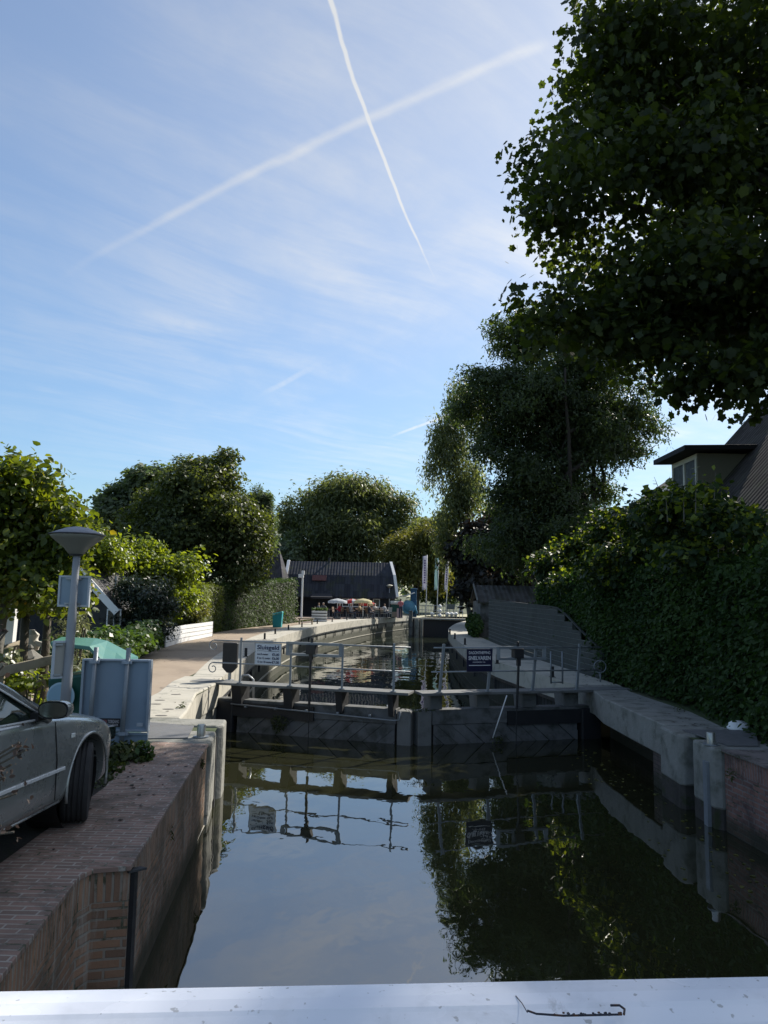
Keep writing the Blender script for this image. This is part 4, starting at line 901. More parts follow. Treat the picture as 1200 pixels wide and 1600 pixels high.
def sign_back(px0, py0, px1, py1, Y, label, name, framed=True, m_=None, rz=0):
    a, b = at(px0, py0, Y), at(px1, py1, Y); c_ = (a+b)/2; w_, h_ = abs(b.x-a.x), abs(a.z-b.z)
    t_ = thing(name, label, 'sign', c_); mb = MB(); mb.box(c_, (w_*.97, .012, h_*.97), rz); mb.build('panel', m_ or M_grey, t_)
    ux = Vector((math.cos(rz), math.sin(rz), 0)); mb = MB(); e = .022
    for s_ in (-1, 1):
        mb.box(c_+ux*s_*(w_/2-e/2)+Vector((0, 0, 0)), (e, .045, h_), rz); mb.box(c_+Vector((0, 0, s_*(h_/2-e/2))), (w_-2*e, .044, e), rz)
    mb.build('frame', mat('pale_sign_frame', (.46, .50, .55), .5, .05), t_)
    mb = MB()
    for s_ in (-1, 1): mb.box(c_+Vector((0, -.03, s_*h_*.40)), (w_*.5, .03, .02), rz)
    mb.build('bracket', M_steel, t_); return t_
sign_back(94, 899, 138.5, 948.5, 8.56, 'small square traffic sign seen from the back, high on the park lamp pole', 'sign_back', rz=R(4))
t = sign_back(84, 1001, 101, 1060, 8.40, 'narrow white framed sign back low on the left side of the lamp pole', 'sign_back', m_=mat('sign_card', (.34, .33, .30), .7, .1, 3, .05), rz=R(38))
# ------------------------------------------------------------------ green grit container
Y = 9.7; a, b = at(76, 1066, Y), at(206, 1066, Y)
t = thing('grit_container', 'dark green plastic container with sloping teal lid and round pale sticker behind the lamp pole', 'container', ((a.x+b.x)/2, Y, 0))
x0, x1 = a.x, at(208, 1066, Y).x; zt = at(130, 1040, Y).z
mb = MB(); mb.add([(x0+.03, Y, 0), (x1-.10, Y, 0), (x1-.10, Y+.9, 0), (x0+.03, Y+.9, 0), (x0, Y-.04, .82), (x1-.03, Y-.04, .96), (x1-.03, Y+.95, .96), (x0, Y+.95, .82)], [(0, 3, 2, 1), (4, 5, 6, 7), (0, 1, 5, 4), (1, 2, 6, 5), (2, 3, 7, 6), (3, 0, 4, 7)]); mb.build('body', M_dgreen, t, bevel=.03)
l0, l1, l2, l3 = at(79, 1003, Y+.25), at(140, 1010, Y), at(160, 1032, Y-.05), at(213, 1040, Y-.05)
k0, k1, k2, k3 = at(96, 995, Y+.9), at(150, 997, Y+.95), at(168, 1001, Y+.95), at(216, 1026, Y+.95)
mb = MB(); vs = [l0, l1, l2, l3, k3, k2, k1, k0]; vs2 = [v-Vector((0, 0, .05)) for v in vs]; mb.add(vs+vs2, [(0, 1, 6, 7), (1, 2, 5, 6), (2, 3, 4, 5), (15, 14, 9, 8), (14, 13, 10, 9), (13, 12, 11, 10), (0, 8, 9, 1), (1, 9, 10, 2), (2, 10, 11, 3), (3, 11, 12, 4), (4, 12, 13, 5), (5, 13, 14, 6), (6, 14, 15, 7), (7, 15, 8, 0)])
mb.build('lid', M_teal, t, bevel=.008)
c_ = at(95, 1088, Y-.10); mb = MB(); mb.lathe([(.175, 0), (.175, .012), (.15, .014)], (0, 0, 0), 36); mb.v = [(c_.x+x, c_.y-z, c_.z+y) for x, y, z in mb.v]; mb.build('round_sticker', mat('sticker_pale_blue', (.33, .47, .56), .5, .05), t, smooth=False)
mb = MB(); mb.lathe([(.152, 0), (.152, .016), (.145, .0162)], (0, 0, 0), 36); mb.v = [(c_.x+x, c_.y-z, c_.z+y) for x, y, z in mb.v]; mb.build('sticker_centre', mat('sticker_mid_blue', (.22, .36, .46), .5, .05), t)
# ------------------------------------------------------------------ information board seen from behind
Y = 9.05; a, b = at(131, 1029, Y), at(238.5, 1031, Y); bl = at(134, 1141, Y); zt, zb = a.z, bl.z; zl = at(200, 1177, Y).z
t = thing('information_board', 'large blue grey notice board on two posts, seen from behind, with small trespass plate', 'notice board', ((a.x+b.x)/2, Y, 0))
cxm = (a.x+b.x)/2; wd = b.x-a.x; e = .03
mb = MB(); mb.box((cxm, Y, (zt+zb)/2), (wd-.02, .02, zt-zb-.01)); mb.build('panel', M_grey, t)
M_edge = mat('board_edge', (.30, .35, .41), .45, .1, 4, .05, metal=.3)
mb = MB()
for s_ in (-1, 1): mb.box((cxm+s_*(wd/2-e/2), Y-.012, (zt+zb)/2), (e, .075, zt-zb))
for z in (zt-.01, zb+.01): mb.box((cxm, Y-.012, z), (wd-2*e, .07, .024))
mb.build('frame', M_edge, t, bevel=.004)
mb = MB(); mb.box((cxm+.04, Y, (zb+zl)/2-.01), (wd-.10, .018, zb-zl-.02)); mb.box((cxm+.04, Y-.01, zb-.028), (wd-.09, .05, .02)); mb.build('lower_panel', M_grey, t)
for px in (152.5, 203):
    p = at(px, 1030, Y); mb = MB(); mb.tube([(p.x-.03, Y-.06, 0), (p.x, Y-.06, zt+.14)], .027, 12); po = mb.build('post', M_rail, t, smooth=True)
    mb = MB()
    for z in (zt-.03, zb-.02, zb-.22): mb.box((p.x-.01, Y-.065, z), (.12, .03, .035)); mb.box((p.x-.01, Y-.065, z), (.065, .07, .034))
    c1 = mb.build('clamp', M_edge, t)
p0, p1 = at(148, 1122, Y-.02), at(187, 1136, Y-.02)
mb = MB(); mb.box(((p0.x+p1.x)/2, Y-.018, (p0.z+p1.z)/2), (p1.x-p0.x, .008, p0.z-p1.z)); mb.build('trespass_plate', M_black, t)
wd2 = p1.x-p0.x; M_red = mat('faded_red_ink', (.35, .12, .12), .6, .1); M_pw = mat('faded_white_ink', (.45, .43, .45), .6, .1)
for body, x, z, s_, w_, m_ in (('VERBODEN', .01, p0.z-.052, .05, wd2*.45, M_red), ('TOEGANG', wd2*.52, p0.z-.052, .05, wd2*.45, M_pw), ('ART. 461 WETB. V. STRAFR.', .02, p1.z+.012, .035, wd2*.88, M_pw)):
    text_mesh('lettering', body, s_, m_, t, (p0.x+x, Y-.0235, z), (1, 0, 0), (0, 0, 1), 'LEFT', .015, w_)
mb = MB()
for px, py in ((219, 1132), (219, 1163)): p = at(px, py, Y); mb.box((p.x, Y-.016, p.z), (.075, .006, .04)); 
mb.build('label_sticker', mat('sticker_grey', (.36, .40, .45), .6, .1, 40, 0), t)
# ------------------------------------------------------------------ wooden rail fence by the garden
t = thing('rail_fence', 'rough weathered wooden rail fence at the left garden edge, partly hidden by the car', 'fence', (-6, 10.4, 0))
M_old = mat('old_fence_wood', (.30, .26, .19), .9, .3, 5, .5, 20, col2=(.13, .11, .08), patch=(.45, .7), sc2=3)
for (x0, y0, Y0), (x1, y1, Y1) in (((-80, 1068, 10.0), (90, 1029, 10.9)), ((-60, 1108, 10.0), (84, 1064, 10.9))):
    mb = MB(); mb.bar(at(x0, y0, Y0), at(x1, y1, Y1), .05, .13); mb.build('rail', M_old, t, bevel=.008)
for px in (-70, 3, 86):
    Y = 10.0+(px+80)/170*.9; p = at(px, 1050, Y+.06); mb = MB(); mb.box((p.x, p.y+.02, p.z/2+.06), (.09, .09, p.z+.12)); mb.build('fence_post', M_old, t, bevel=.008)
t = thing('rail_fence', 'lichened round garden rail at the far left, behind the rough plank fence', 'fence', (-8, 12.5, 0))
mb = MB(); mb.tube([at(-60, 1035, 12.3), at(34, 1006, 12.9)], .07, 8); mb.build('rail', M_old, t, smooth=True)
for px in (-40, 24): p = at(px, 1010, 12.8); mb = MB(); mb.tube([(p.x, p.y+.02, 0), (p.x, p.y+.02, p.z)], .05, 8); mb.build('fence_post', M_old, t, smooth=True)
# stone garden lantern
c_ = at(44, 1055, 12.4); zb = 0
t = thing('garden_lantern', 'grey stone garden lantern with a pitched cap standing in the left garden', 'lantern', (c_.x, c_.y, 0)); M_stone = mat('lantern_stone', (.19, .185, .17), .9, .3, 6, .5, 30)
mb = MB(); mb.lathe([(.16, 0), (.16, .06), (.07, .10), (.07, .55), (.14, .60)], (c_.x, c_.y, 0), 8); mb.build('pedestal', M_stone, t)
mb = MB()
for dx_ in (-.08, .08):
    for dy_ in (-.08, .08): mb.box((c_.x+dx_, c_.y+dy_, .70), (.04, .04, .20))
mb.box((c_.x, c_.y, .605), (.26, .26, .03)); mb.build('light_box', M_stone, t)
mb = MB(); mb.lathe([(.24, .80), (.22, .83), (.10, .92), (.05, .96), (.06, .99), (.02, 1.04)], (c_.x, c_.y, 0), 8); mb.build('cap', M_stone, t)
c_ = at(48, 1004, 12.8)
mb = MB(); mb.lathe([(.05, 0), (.13, .02), (.15, .10), (.11, .2), (.13, .28), (.05, .36)], (c_.x, c_.y, 0.9), 12); mb.tube([(c_.x, c_.y, .9), (c_.x, c_.y, 0)], .06, 8); mb.box((c_.x+.16, c_.y, 1.02), (.16, .1, .08), .4, .3)
tag(mb.build('garden_statue', mat('pale_stone', (.55, .53, .48), .8, .15, 6, .2, 30), smooth=True, auto=40), 'small pale stone garden ornament on a plinth in the shade behind the lantern', 'ornament')
# white garden posts
for px, lab in ((14, 'pale wide wooden post at the far left of the garden'), (30, 'thin dark grey post beside the pale post in the left garden'), (65, 'thin leaning pale stake in the left garden beside the tree trunk')):
    c_ = at(px, 1000, 13.2); w_ = {14: .13, 30: .05, 65: .03}[px]; mb = MB(); mb.bar((c_.x, c_.y, 0), (c_.x+.05, c_.y, 2.0), w_, w_)
    tag(mb.build('garden_post', M_white if px != 30 else M_wood), lab, 'post', 'posts in the left garden')
# ------------------------------------------------------------------ shed behind the shrubs
Ys = 24.0; e0 = at(182, 952, Ys); e1 = at(133, 897, Ys)
sl = (e1.z-e0.z)/(e0.x-e1.x); xr = e0.x-1.9; zr = e0.z+sl*1.9; xl = xr-1.9
t = thing('garden_shed', 'black boarded garden shed with white barge board and small pale window beside the path', 'shed', (xr, Ys, 0))
mb = MB(); xe = e0.x-.25; xw = xl+.25; ze = e0.z+sl*.25-.08; mb.xprism([(0, 0)], 0, 0) if 0 else None
n = 5; pr5 = [(xe, 0), (xe, ze), (xr, zr-.08), (xw, ze), (xw, 0)]; mb.add([(x, Ys+.15, z) for x, z in pr5]+[(x, Ys+4.2, z) for x, z in pr5], [(4, 3, 2, 1, 0), (5, 6, 7, 8, 9)]+[(i, (i+1) % n, n+(i+1) % n, n+i) for i in range(n)]); mb.build('wall', M_tarred, t)
rf = MB()
for (xa, xb) in ((e0.x, xr), (xl, xr)):
    rf.add([(xa, Ys, e0.z+.02), (xb, Ys, zr+.02), (xb, Ys+4.35, zr+.02), (xa, Ys+4.35, e0.z+.02), (xa, Ys, e0.z-.05), (xb, Ys, zr-.05), (xb, Ys+4.35, zr-.05), (xa, Ys+4.35, e0.z-.05)], [(0, 1, 2, 3), (7, 6, 5, 4), (0, 4, 5, 1), (1, 5, 6, 2), (2, 6, 7, 3), (3, 7, 4, 0)])
rf.build('roof', tile_mat('shed_roof', (.10, .10, .105), (.065, .065, .07), .25, .3, 'yx'), t)
mb = MB()
for xa in (e0.x+.03, xl-.03): mb.bar((xa, Ys-.03, e0.z-.10), (xr, Ys-.03, zr-.10), .04, .22)
mb.build('barge_board', M_white, t)
wx = at(176, 965, Ys).x; mb = MB(); mb.box((wx, Ys+.12, at(176, 965, Ys).z), (.46, .06, .55)); wn = mb.build('window', M_white, t)
mb = MB(); mb.box((wx-.1, Ys+.085, at(176, 965, Ys).z), (.17, .02, .44)); mb.box((wx+.11, Ys+.085, at(176, 965, Ys).z), (.16, .02, .44)); mb.build('pane', mat('dark_pane', (.03, .035, .04), .08, .1), wn)
mb = MB(); mb.box((at(156, 970, Ys).x, Ys+.13, .85), (.62, .04, 1.7)); mb.build('door', M_black, t)
p = at(181, 905, Ys+1.5); mb = MB(); mb.tube([(p.x, p.y, p.z-.9), (p.x, p.y, p.z+.1)], .045, 10); mb.lathe([(.10, -.95), (.09, -.75), (.05, -.7)], p, 10); mb.build('vent_pipe', M_steel, t, smooth=True, auto=40)
# ------------------------------------------------------------------ low white board fence along the path
fp = [gp(258, 1012), gp(288, 1003), gp(312, 998.5), gp(331, 994.5)]
t = thing('board_fence', 'low curved white board fence with three dark gaps beside the path', 'fence', fp[0])
for k in range(4):
    mb = MB()
    for i in range(3): 
        z = .09+k*.165; mb.bar(fp[i]+Vector((0, 0, z)), fp[i+1]+Vector((0, 0, z)), .04, .145)
    mb.build('board', M_white, t)
mb = MB()
for i in range(4): mb.box((fp[i].x-.06, fp[i].y+.06, .32), (.07, .07, .64))
mb.box((fp[3].x+.0, fp[3].y+.05, .33), (.06, .05, .68)); mb.build('fence_post', M_black, t)
# teal litter bin by the hedge
p = gp(432.5, 980.5); s_ = 1.0
t = thing('litter_bin', 'small bright teal litter bin standing against the long hedge', 'litter bin', p)
mb = MB(); mb.add([(p.x-.24, p.y, 0), (p.x+.24, p.y, 0), (p.x+.24, p.y+.5, 0), (p.x-.24, p.y+.5, 0), (p.x-.28, p.y-.04, .70), (p.x+.28, p.y-.04, .82), (p.x+.28, p.y+.55, .82), (p.x-.28, p.y+.55, .70)], [(0, 3, 2, 1), (4, 5, 6, 7), (0, 1, 5, 4), (1, 2, 6, 5), (2, 3, 7, 6), (3, 0, 4, 7)]); mb.build('body', mat('bright_teal', (.02, .30, .34), .4, .08, 2, .02), t, bevel=.03)
mb = MB(); mb.add([(p.x-.30, p.y-.06, .72), (p.x+.30, p.y-.06, .84), (p.x+.30, p.y+.58, .84), (p.x-.30, p.y+.58, .72), (p.x-.26, p.y, .80), (p.x+.26, p.y, .92), (p.x+.26, p.y+.5, .92), (p.x-.26, p.y+.5, .80)], [(0, 3, 2, 1), (4, 5, 6, 7), (0, 1, 5, 4), (1, 2, 6, 5), (2, 3, 7, 6), (3, 0, 4, 7)]); mb.build('lid', mat('teal_lid', (.06, .42, .42), .4, .05), t, bevel=.02)
# ------------------------------------------------------------------ slatted wooden screen on the right coping
t = thing('slatted_fence', 'dark horizontal slatted wooden screen on the right lock side, tapering down towards the gate', 'fence', (5.3, 18.6, 0))
base = [(5.34, 18.25), (5.20, 19.6), (5.03, 22.2), (4.88, 25.5), (4.80, 29), (4.82, 33.8)]
base = resample(curve(base), 24)
def ftop(y): 
    k = [(18.25, .66), (19.4, 1.02), (21.4, 1.62), (22.4, 1.66), (34, 1.82)]
    for (a, za), (b, zb_) in zip(k, k[1:]):
        if y <= b: return za+(zb_-za)*max(0, (y-a)/(b-a))
    return k[-1][1]
M_slat = mat('dark_slats', (.050, .058, .056), .8, .3, 3, .3, 20, col2=(.03, .036, .034), patch=(.45, .7)); M_gap = mat('pale_slat_edge', (.16, .18, .175), .7, .15, 3, .1)
slats = MB(); edges = MB()
for k in range(13):
    z0 = .03+k*.145; z1 = z0+.132
    for i in range(23):
        a, b = base[i], base[i+1]; tz = min(ftop(a[1]), ftop(b[1]))
        if z0 > tz: continue
        zz = min(z1, tz+.04); A_, B2_ = Vector((a[0], a[1], (z0+zz)/2)), Vector((b[0], b[1], (z0+zz)/2)); slats.bar(A_, B2_, .022, zz-z0)
        if zz == z1: edges.bar(A_+Vector((-.012, 0, (zz-z0)/2)), B2_+Vector((-.012, 0, (zz-z0)/2)), .022, .011)
slats.build('slats', M_slat, t); edges.build('slat_edges', M_gap, t)
for i in range(0, 24, 3):
    a = base[i]; h_ = ftop(a[1]); mb = MB(); mb.box((a[0]+.06, a[1], h_/2), (.07, .07, h_)); mb.build('fence_post', M_slat, t)
mb = MB(); prev = None
for i in range(24):
    a = base[i]; q = Vector((a[0], a[1], ftop(a[1])+.05))
    if prev: mb.bar(prev, q, .05, .03)
    prev = q
mb.build('cap_rail', M_slat, t)
# low boat house behind the screen
Yb = 36.5; x0 = at(746, 930, Yb).x; x1 = at(860, 930, Yb).x
t = thing('low_shed', 'low boarded shed with dark tiled roof behind the far end of the slatted screen', 'shed', ((x0+x1)/2, Yb, 0))
mb = MB(); mb.add([(x0+.15, Yb, 0), (x1, Yb, 0), (x1, Yb+3, 0), (x0+.15, Yb+3, 0), (x0+.15, Yb, 1.75), (x1, Yb, 1.75), (x1, Yb+3, 1.75), (x0+.15, Yb+3, 1.75)], [(0, 3, 2, 1), (0, 1, 5, 4), (1, 2, 6, 5), (2, 3, 7, 6), (3, 0, 4, 7), (4, 5, 6, 7)]); mb.build('wall', M_wood, t)
rr = [(x0, Yb-.25, 1.72), (x1+.2, Yb-.25, 1.72), (x1+.2, Yb+1.5, 2.55), (x0, Yb+1.5, 2.55), (x0, Yb+3.2, 1.72), (x1+.2, Yb+3.2, 1.72)]
mb = MB(); mb.add(rr+[(x, y, z-.08) for x, y, z in rr], [(0, 1, 2, 3), (3, 2, 5, 4), (7, 6, 9, 8), (8, 9, 10, 11), (0, 6, 7, 1), (4, 5, 11, 10), (0, 3, 9, 6), (3, 4, 10, 9), (1, 7, 8, 2), (2, 8, 11, 5)]); mb.build('roof', tile_mat('low_roof_tiles', (.10, .10, .10), (.05, .05, .05), .24, .3, 'xy'), t)
mb = MB(); mb.bar((x0-.02, Yb-.27, 1.75), (x0-.02, Yb+1.5, 2.60), .05, .14); mb.build('barge_board', M_beam, t)
# ------------------------------------------------------------------ trees and shrubs
def LB(px, py, Y, rx, rz, ry=None): p = at(px, py, Y); return (p.x, p.y, p.z, rx, ry or rx, rz)
def gb(px, Y): p = at(px, 1000, Y); return (p.x, Y, 0)
# the big plane tree whose crown hangs in from the upper right
plane_base = (12.2, 16.5, 0)
lobes = [(5.2, 14.2, 7.6, 2.3, 2.6, 2.2), (4.6, 14.6, 10.2, 2.0, 2.8, 2.4), (5.2, 15.0, 13.0, 2.2, 3, 2.4), (7.6, 14.6, 7.6, 2.4, 2.8, 2.2), (8.2, 15.2, 10.8, 3.2, 3.6, 3.2), (8.2, 16, 14.2, 3.6, 3.8, 3.2),
         (11.5, 15, 9.2, 3.2, 3.6, 3.4), (12.5, 17, 13.5, 4, 4, 4), (15.5, 16.5, 10, 3.4, 4, 3.6), (11, 20, 11, 3.8, 3, 4), (7.7, 12.4, 6.7, 1.5, 1.2, 1.1), (6.8, 13.2, 5.85, 1.0, 1.0, .65), (12, 12.5, 9.5, 3.0, 2.2, 3), (8.6, 13.4, 5.9, .9, 1.0, .7), (5.9, 13.4, 5.95, .8, .8, .55), (4.9, 13.8, 6.75, 1.0, 1, .7), (4.2, 14.2, 7.2, .9, 1, .8), (10, 13, 7, 2, 1.6, 1.5)]
make_tree('plane_tree', 'very large dark plane tree with lobed leaves hanging in from the upper right', 'tree', plane_base, lobes, F_plane, M_barkg, 7600, 12, .25, .145, 'maple', .42, fork=5.2, shell=.8, rough=.02, sub=11, twigs=110, up=.35, rand=1.0, droop=.6, flat=.8)
# ash like tree on the right bank
Y = 40
lobes = [LB(808, 540, Y, 2.2, 1.9), LB(778, 612, Y, 2.4, 2.0), LB(870, 560, Y, 3.0, 2.6, 3), LB(935, 590, Y, 2.7, 2.4, 3), LB(968, 660, Y, 2.2, 1.9), LB(925, 680, Y, 3.0, 2.6), LB(840, 660, Y, 3.2, 2.6, 3.4), LB(795, 700, Y+1, 2.8, 2.2),
         LB(965, 712, Y, 1.8, 1.3), LB(820, 780, Y, 2.8, 2.6), LB(870, 850, Y-2, 3.0, 2.4), LB(800, 860, Y-1, 2.4, 2.4), LB(745, 650, Y+1, 1.4, 1.3), LB(900, 770, Y+1, 1.8, 1.8), LB(885, 625, Y-1, 2.6, 2.2), LB(905, 720, Y, 2.4, 2.0), LB(845, 735, Y-1, 2.6, 2.4), LB(850, 810, Y-1, 2.6, 2.4), LB(800, 640, Y-1, 2.4, 2.2)]
make_tree('ash_tree', 'tall dark multi stemmed ash tree on the right bank behind the slatted screen', 'tree', gb(880, Y), lobes, F_ash, M_barkd, 5000, 20, .38, .28, 'spray', .34, fork=3.6, shell=.55, rough=.18, twigs=90, up=.3, rand=.8, droop=.7, stems=3)
# weeping birch
Y = 52
lobes = [LB(712, 650, Y, 1.2, 1.8), LB(686, 700, Y, .9, 2.4), LB(680, 740, Y, .8, 2.2), LB(708, 720, Y, 1.4, 3.4), LB(722, 780, Y, 1.6, 3.0), LB(705, 810, Y, 1.3, 2.4), LB(700, 850, Y, 1.2, 1.8), LB(735, 640, Y, 1.3, 2.2)]
make_tree('birch_tree', 'slender weeping birch with drooping pale foliage left of the tall ash tree', 'tree', gb(735, Y), lobes, F_birch, M_barkg, 1000, 24, .30, .26, 'long', .18, fork=3, shell=.8, rough=.2, twigs=50, up=.1, rand=.5, droop=1.8, flat=2.6)
Y = 50
lobes = [LB(735, 870, Y, 1.7, 2.2), LB(765, 850, Y, 2.0, 2.4), LB(745, 925, Y, 1.8, 1.6), LB(790, 905, Y-2, 2.2, 1.8)]
make_tree('copper_tree', 'low dark purple leaved tree between the flagpoles and the ash tree', 'tree', gb(760, Y), lobes, F_purple, M_bark, 900, 20, .35, .3, 'oval', .2, fork=1.2, shell=.7, twigs=20)
# lime tree at the left edge
Y = 11.3
lobes = [LB(-60, 800, Y, 1.6, 1.2, 1.3), LB(20, 800, Y, .95, .85), LB(85, 830, Y, .62, .60), LB(30, 880, Y, 1.0, .85), LB(95, 890, Y, .55, .6), LB(-50, 900, Y, 1.4, 1.0), LB(60, 935, Y, .75, .5), LB(35, 760, Y, .45, .5), LB(110, 850, Y, .4, .4)]
make_tree('lime_tree', 'lime tree with yellow green heart shaped leaves filling the left edge behind the lamp', 'tree', gb(-12, Y), lobes, F_lime, M_barkg, 2000, 11, .16, .098, 'oval', .11, fork=1.3, shell=.85, rough=.12, twigs=60, up=.35, rand=1.0, droop=.6)
for px, Y, lab in ((38, 12.0, 'dark mossy trunk with a small crown at the left edge of the garden'), (72, 12.6, 'straight dark trunk under the lime foliage, just left of the lamp')):
    lobes = [LB(px-5, 880, Y+.3, .6, .6), LB(px+18, 930, Y+.3, .6, .4)]
    make_tree('garden_tree', lab, 'tree', gb(px, Y), lobes, F_lime, M_bark, 260, 11, .17, .11, 'oval', .085, fork=1.5, shell=.8, twigs=12)
# bright green arching shrub over the shed
Y = 29.0
lobes = [LB(165, 880, Y-3, 1.06, 0.59), LB(200, 895, Y, 1.06, 0.92), LB(240, 890, Y, 1.19, 0.92), LB(272, 900, Y, 1.12, 0.86), LB(148, 855, Y-4, 0.66, 0.53), LB(222, 865, Y, 0.79, 0.53), LB(255, 945, Y+.4, 1.19, 0.79), LB(190, 960, Y+.5, 1.19, 1.06), LB(225, 960, Y+.5, 1.06, 0.79)]
make_tree('mulberry_shrub', 'bright yellow green arching shrub in front of the large hornbeam', 'shrub', gb(245, Y+.5), lobes, F_limegreen, M_barkg, 2400, 13, .22, .135, 'oval', .06, fork=.9, shell=.8, rough=.2, twigs=50, up=.6, droop=.5)
def shoots(root_label, name, spots, Y, m_, size, L=(.5, .9), per=26, shape='oval', base_z=None, cat='shrub', group=None, width=.05):
    t = thing(name, root_label, cat, (at(spots[0][0], spots[0][1], Y).x, Y, 0), group); mb = MB(); P = []; N = []
    for px, py, dx_ in spots:
        tip = at(px, py, Y+random.uniform(-.3, .3)); l = random.uniform(*L); b = tip+Vector((-dx_*l, random.uniform(-.1, .1), -l*1.25)); ms = [b.lerp(tip, i/6)+Vector((0, 0, .06*math.sin(i/6*3.14))) for i in range(7)]
        mb.tube(ms, [.012-.0015*i for i in range(7)], 5)
        for k in range(per):
            u = random.random(); q = b.lerp(tip, u); P.append((q.x+random.gauss(0, width), q.y+random.gauss(0, width), q.z+random.gauss(0, width*.7))); N.append((random.gauss(0, .6), random.gauss(0, .6), .5))
    mb.build('stems', M_barkg, t); leaves('foliage', np.array(P), np.array(N), size, shape, m_, t, None, .5, .8, .4); return t
shoots('upright leafy shoots rising from the bright green shrub', 'shrub_shoots', [(198, 825, .2), (232, 838, .3), (256, 845, .25), (283, 862, .4), (314, 850, .5), (330, 868, .7), (212, 838, 0), (300, 880, .5), (180, 838, -.1), (248, 862, .1)], 29.2, F_limegreen, .18, L=(.7, 1.2), per=46, width=.11)
# dark grey green shrub
Y = 24.5
make_tree('olive_shrub', 'rounded dark grey green shrub with silvery narrow leaves between shed and bright shrub', 'shrub', gb(228, Y), [LB(228, 935, Y, 0.98, 0.84), LB(213, 925, Y, 0.68, 0.61), LB(250, 950, Y, 0.57, 0.68), LB(228, 985, Y, 0.88, 0.68), LB(205, 975, Y+.3, 0.68, 0.68)], F_dark, M_bark, 1000, 14, .16, .13, 'long', .05, fork=.5, shell=.6, twigs=14)
Y = 33
make_tree('golden_shrub', 'small yellow variegated shrub above the white board fence', 'shrub', gb(305, Y), [LB(303, 955, Y, 0.69, 0.62), LB(285, 968, Y, 0.55, 0.41)], F_yellow, M_bark, 220, 12, .12, .11, 'oval', .04, fork=.4, shell=.7, twigs=8)
leafblob('flower_bed', 'low rusty orange and green planting along the top of the white board fence', 'planting', (gp(292, 1000).x-.7, 27.8, .50), (.7, 2.4, .28), 900, .12, F_yellow)
# ivy mound along the path
Y = 19.5
t = thing('ivy_hedge', 'low glossy ivy mound beside the path behind the notice board', 'hedge', gb(205, Y)); c_ = at(205, 1012, Y)
pts, nrm, lv, C = crown([(-7.0, Y, .50, .80, 2.2, .52), (-7.15, Y+2.4, .45, .7, 1.6, .48), (-7.0, Y-1.6, .45, .8, 1.4, .5), (-6.6, Y-.9, .28, .45, 1.4, .32)], 1500, 9, .10, .25, .06, .6)
pts[:, 2] = np.maximum(pts[:, 2], .02); leaves('foliage', pts, nrm, .10, 'lobed', F_ivy, t, lv, .5, .7, .3)
mb = MB(); mb.lathe([(.8, 0), (.85, .3), (.55, .7), (.1, .85)], (-7.2, Y, 0), 14, .8, 2.4); mb.build('dark_core', M_core, t)  # added solid core, dark for the shade inside the mound
# pale variegated shrubs near the container
for k, (px, py, Y, rx, rz, n, lab) in enumerate(((118, 980, 12.3, .34, .42, 420, 'variegated shrub with drooping pale leaves right of the lamp pole, before the shed'), (103, 1040, 11.0, .20, .22, 200, 'cream and green shrub squeezed between lamp pole and green container'), (10, 1045, 11.2, .35, .35, 300, 'cream variegated shrub at the left edge behind the car'), (48, 1070, 10.6, .5, .22, 260, 'low sunlit yellow green plants under the rail fence'))):
    c_ = at(px, py, Y); m_ = F_varieg if k < 3 else F_limegreen
    t = thing('garden_shrub', lab, 'shrub', (c_.x, Y, 0)); pts, nrm, lv, C = crown([(c_.x, Y, c_.z, rx, rx, rz), (c_.x, Y+.2, max(.2, c_.z*.45), rx*.8, rx*.8, max(.2, c_.z*.45))], n//5, 8, .07, .7, .1, .8); leaves('foliage', pts, nrm, .10, 'long' if k < 2 else 'oval', m_, t, lv, .4, .8, .8)
    mb = MB()
    for j in range(5): mb.tube([(c_.x+random.uniform(-.05, .05), Y, 0), (c_.x+random.uniform(-.2, .2)*rx*3, Y+random.uniform(-.1, .1), c_.z)], .012, 5)
    mb.build('stems', M_bark, t)
# big hornbeam
Y = 40
lobes = [LB(310, 790, Y, 2.9, 2.5, 3.2), LB(262, 830, Y, 2.5, 2.6, 3), LB(362, 830, Y, 1.9, 2.4, 2.8), LB(300, 870, Y, 3.4, 2.6, 3), LB(325, 750, Y, 2.0, 1.6, 2.2), LB(375, 890, Y, 1.5, 2.2), LB(246, 805, Y+1, 1.6, 1.5)]
make_tree('hornbeam_tree', 'massive dark rounded hornbeam rising behind the bright shrub on the left', 'tree', gb(305, Y), lobes, F_beech, M_bark, 4200, 20, .27, .19, 'quad', .35, fork=2.2, sub=14, shell=.5, rough=.05, twigs=60, up=.5, rand=.8, droop=.2)
shoots('thin leafy spires standing out of the top of the hornbeam', 'crown_shoots', [(300+random.uniform(-60, 80), 0, 0) for _ in range(0)] or [(285, 716, -.1), (300, 712, 0), (318, 708, 0), (335, 715, .1), (350, 722, .2), (368, 748, .3), (388, 770, .4), (262, 726, -.2), (400, 800, .5), (345, 712, .1)], 40, F_beech, .24, L=(1.0, 1.6), per=30, cat='tree shoots', width=.16)
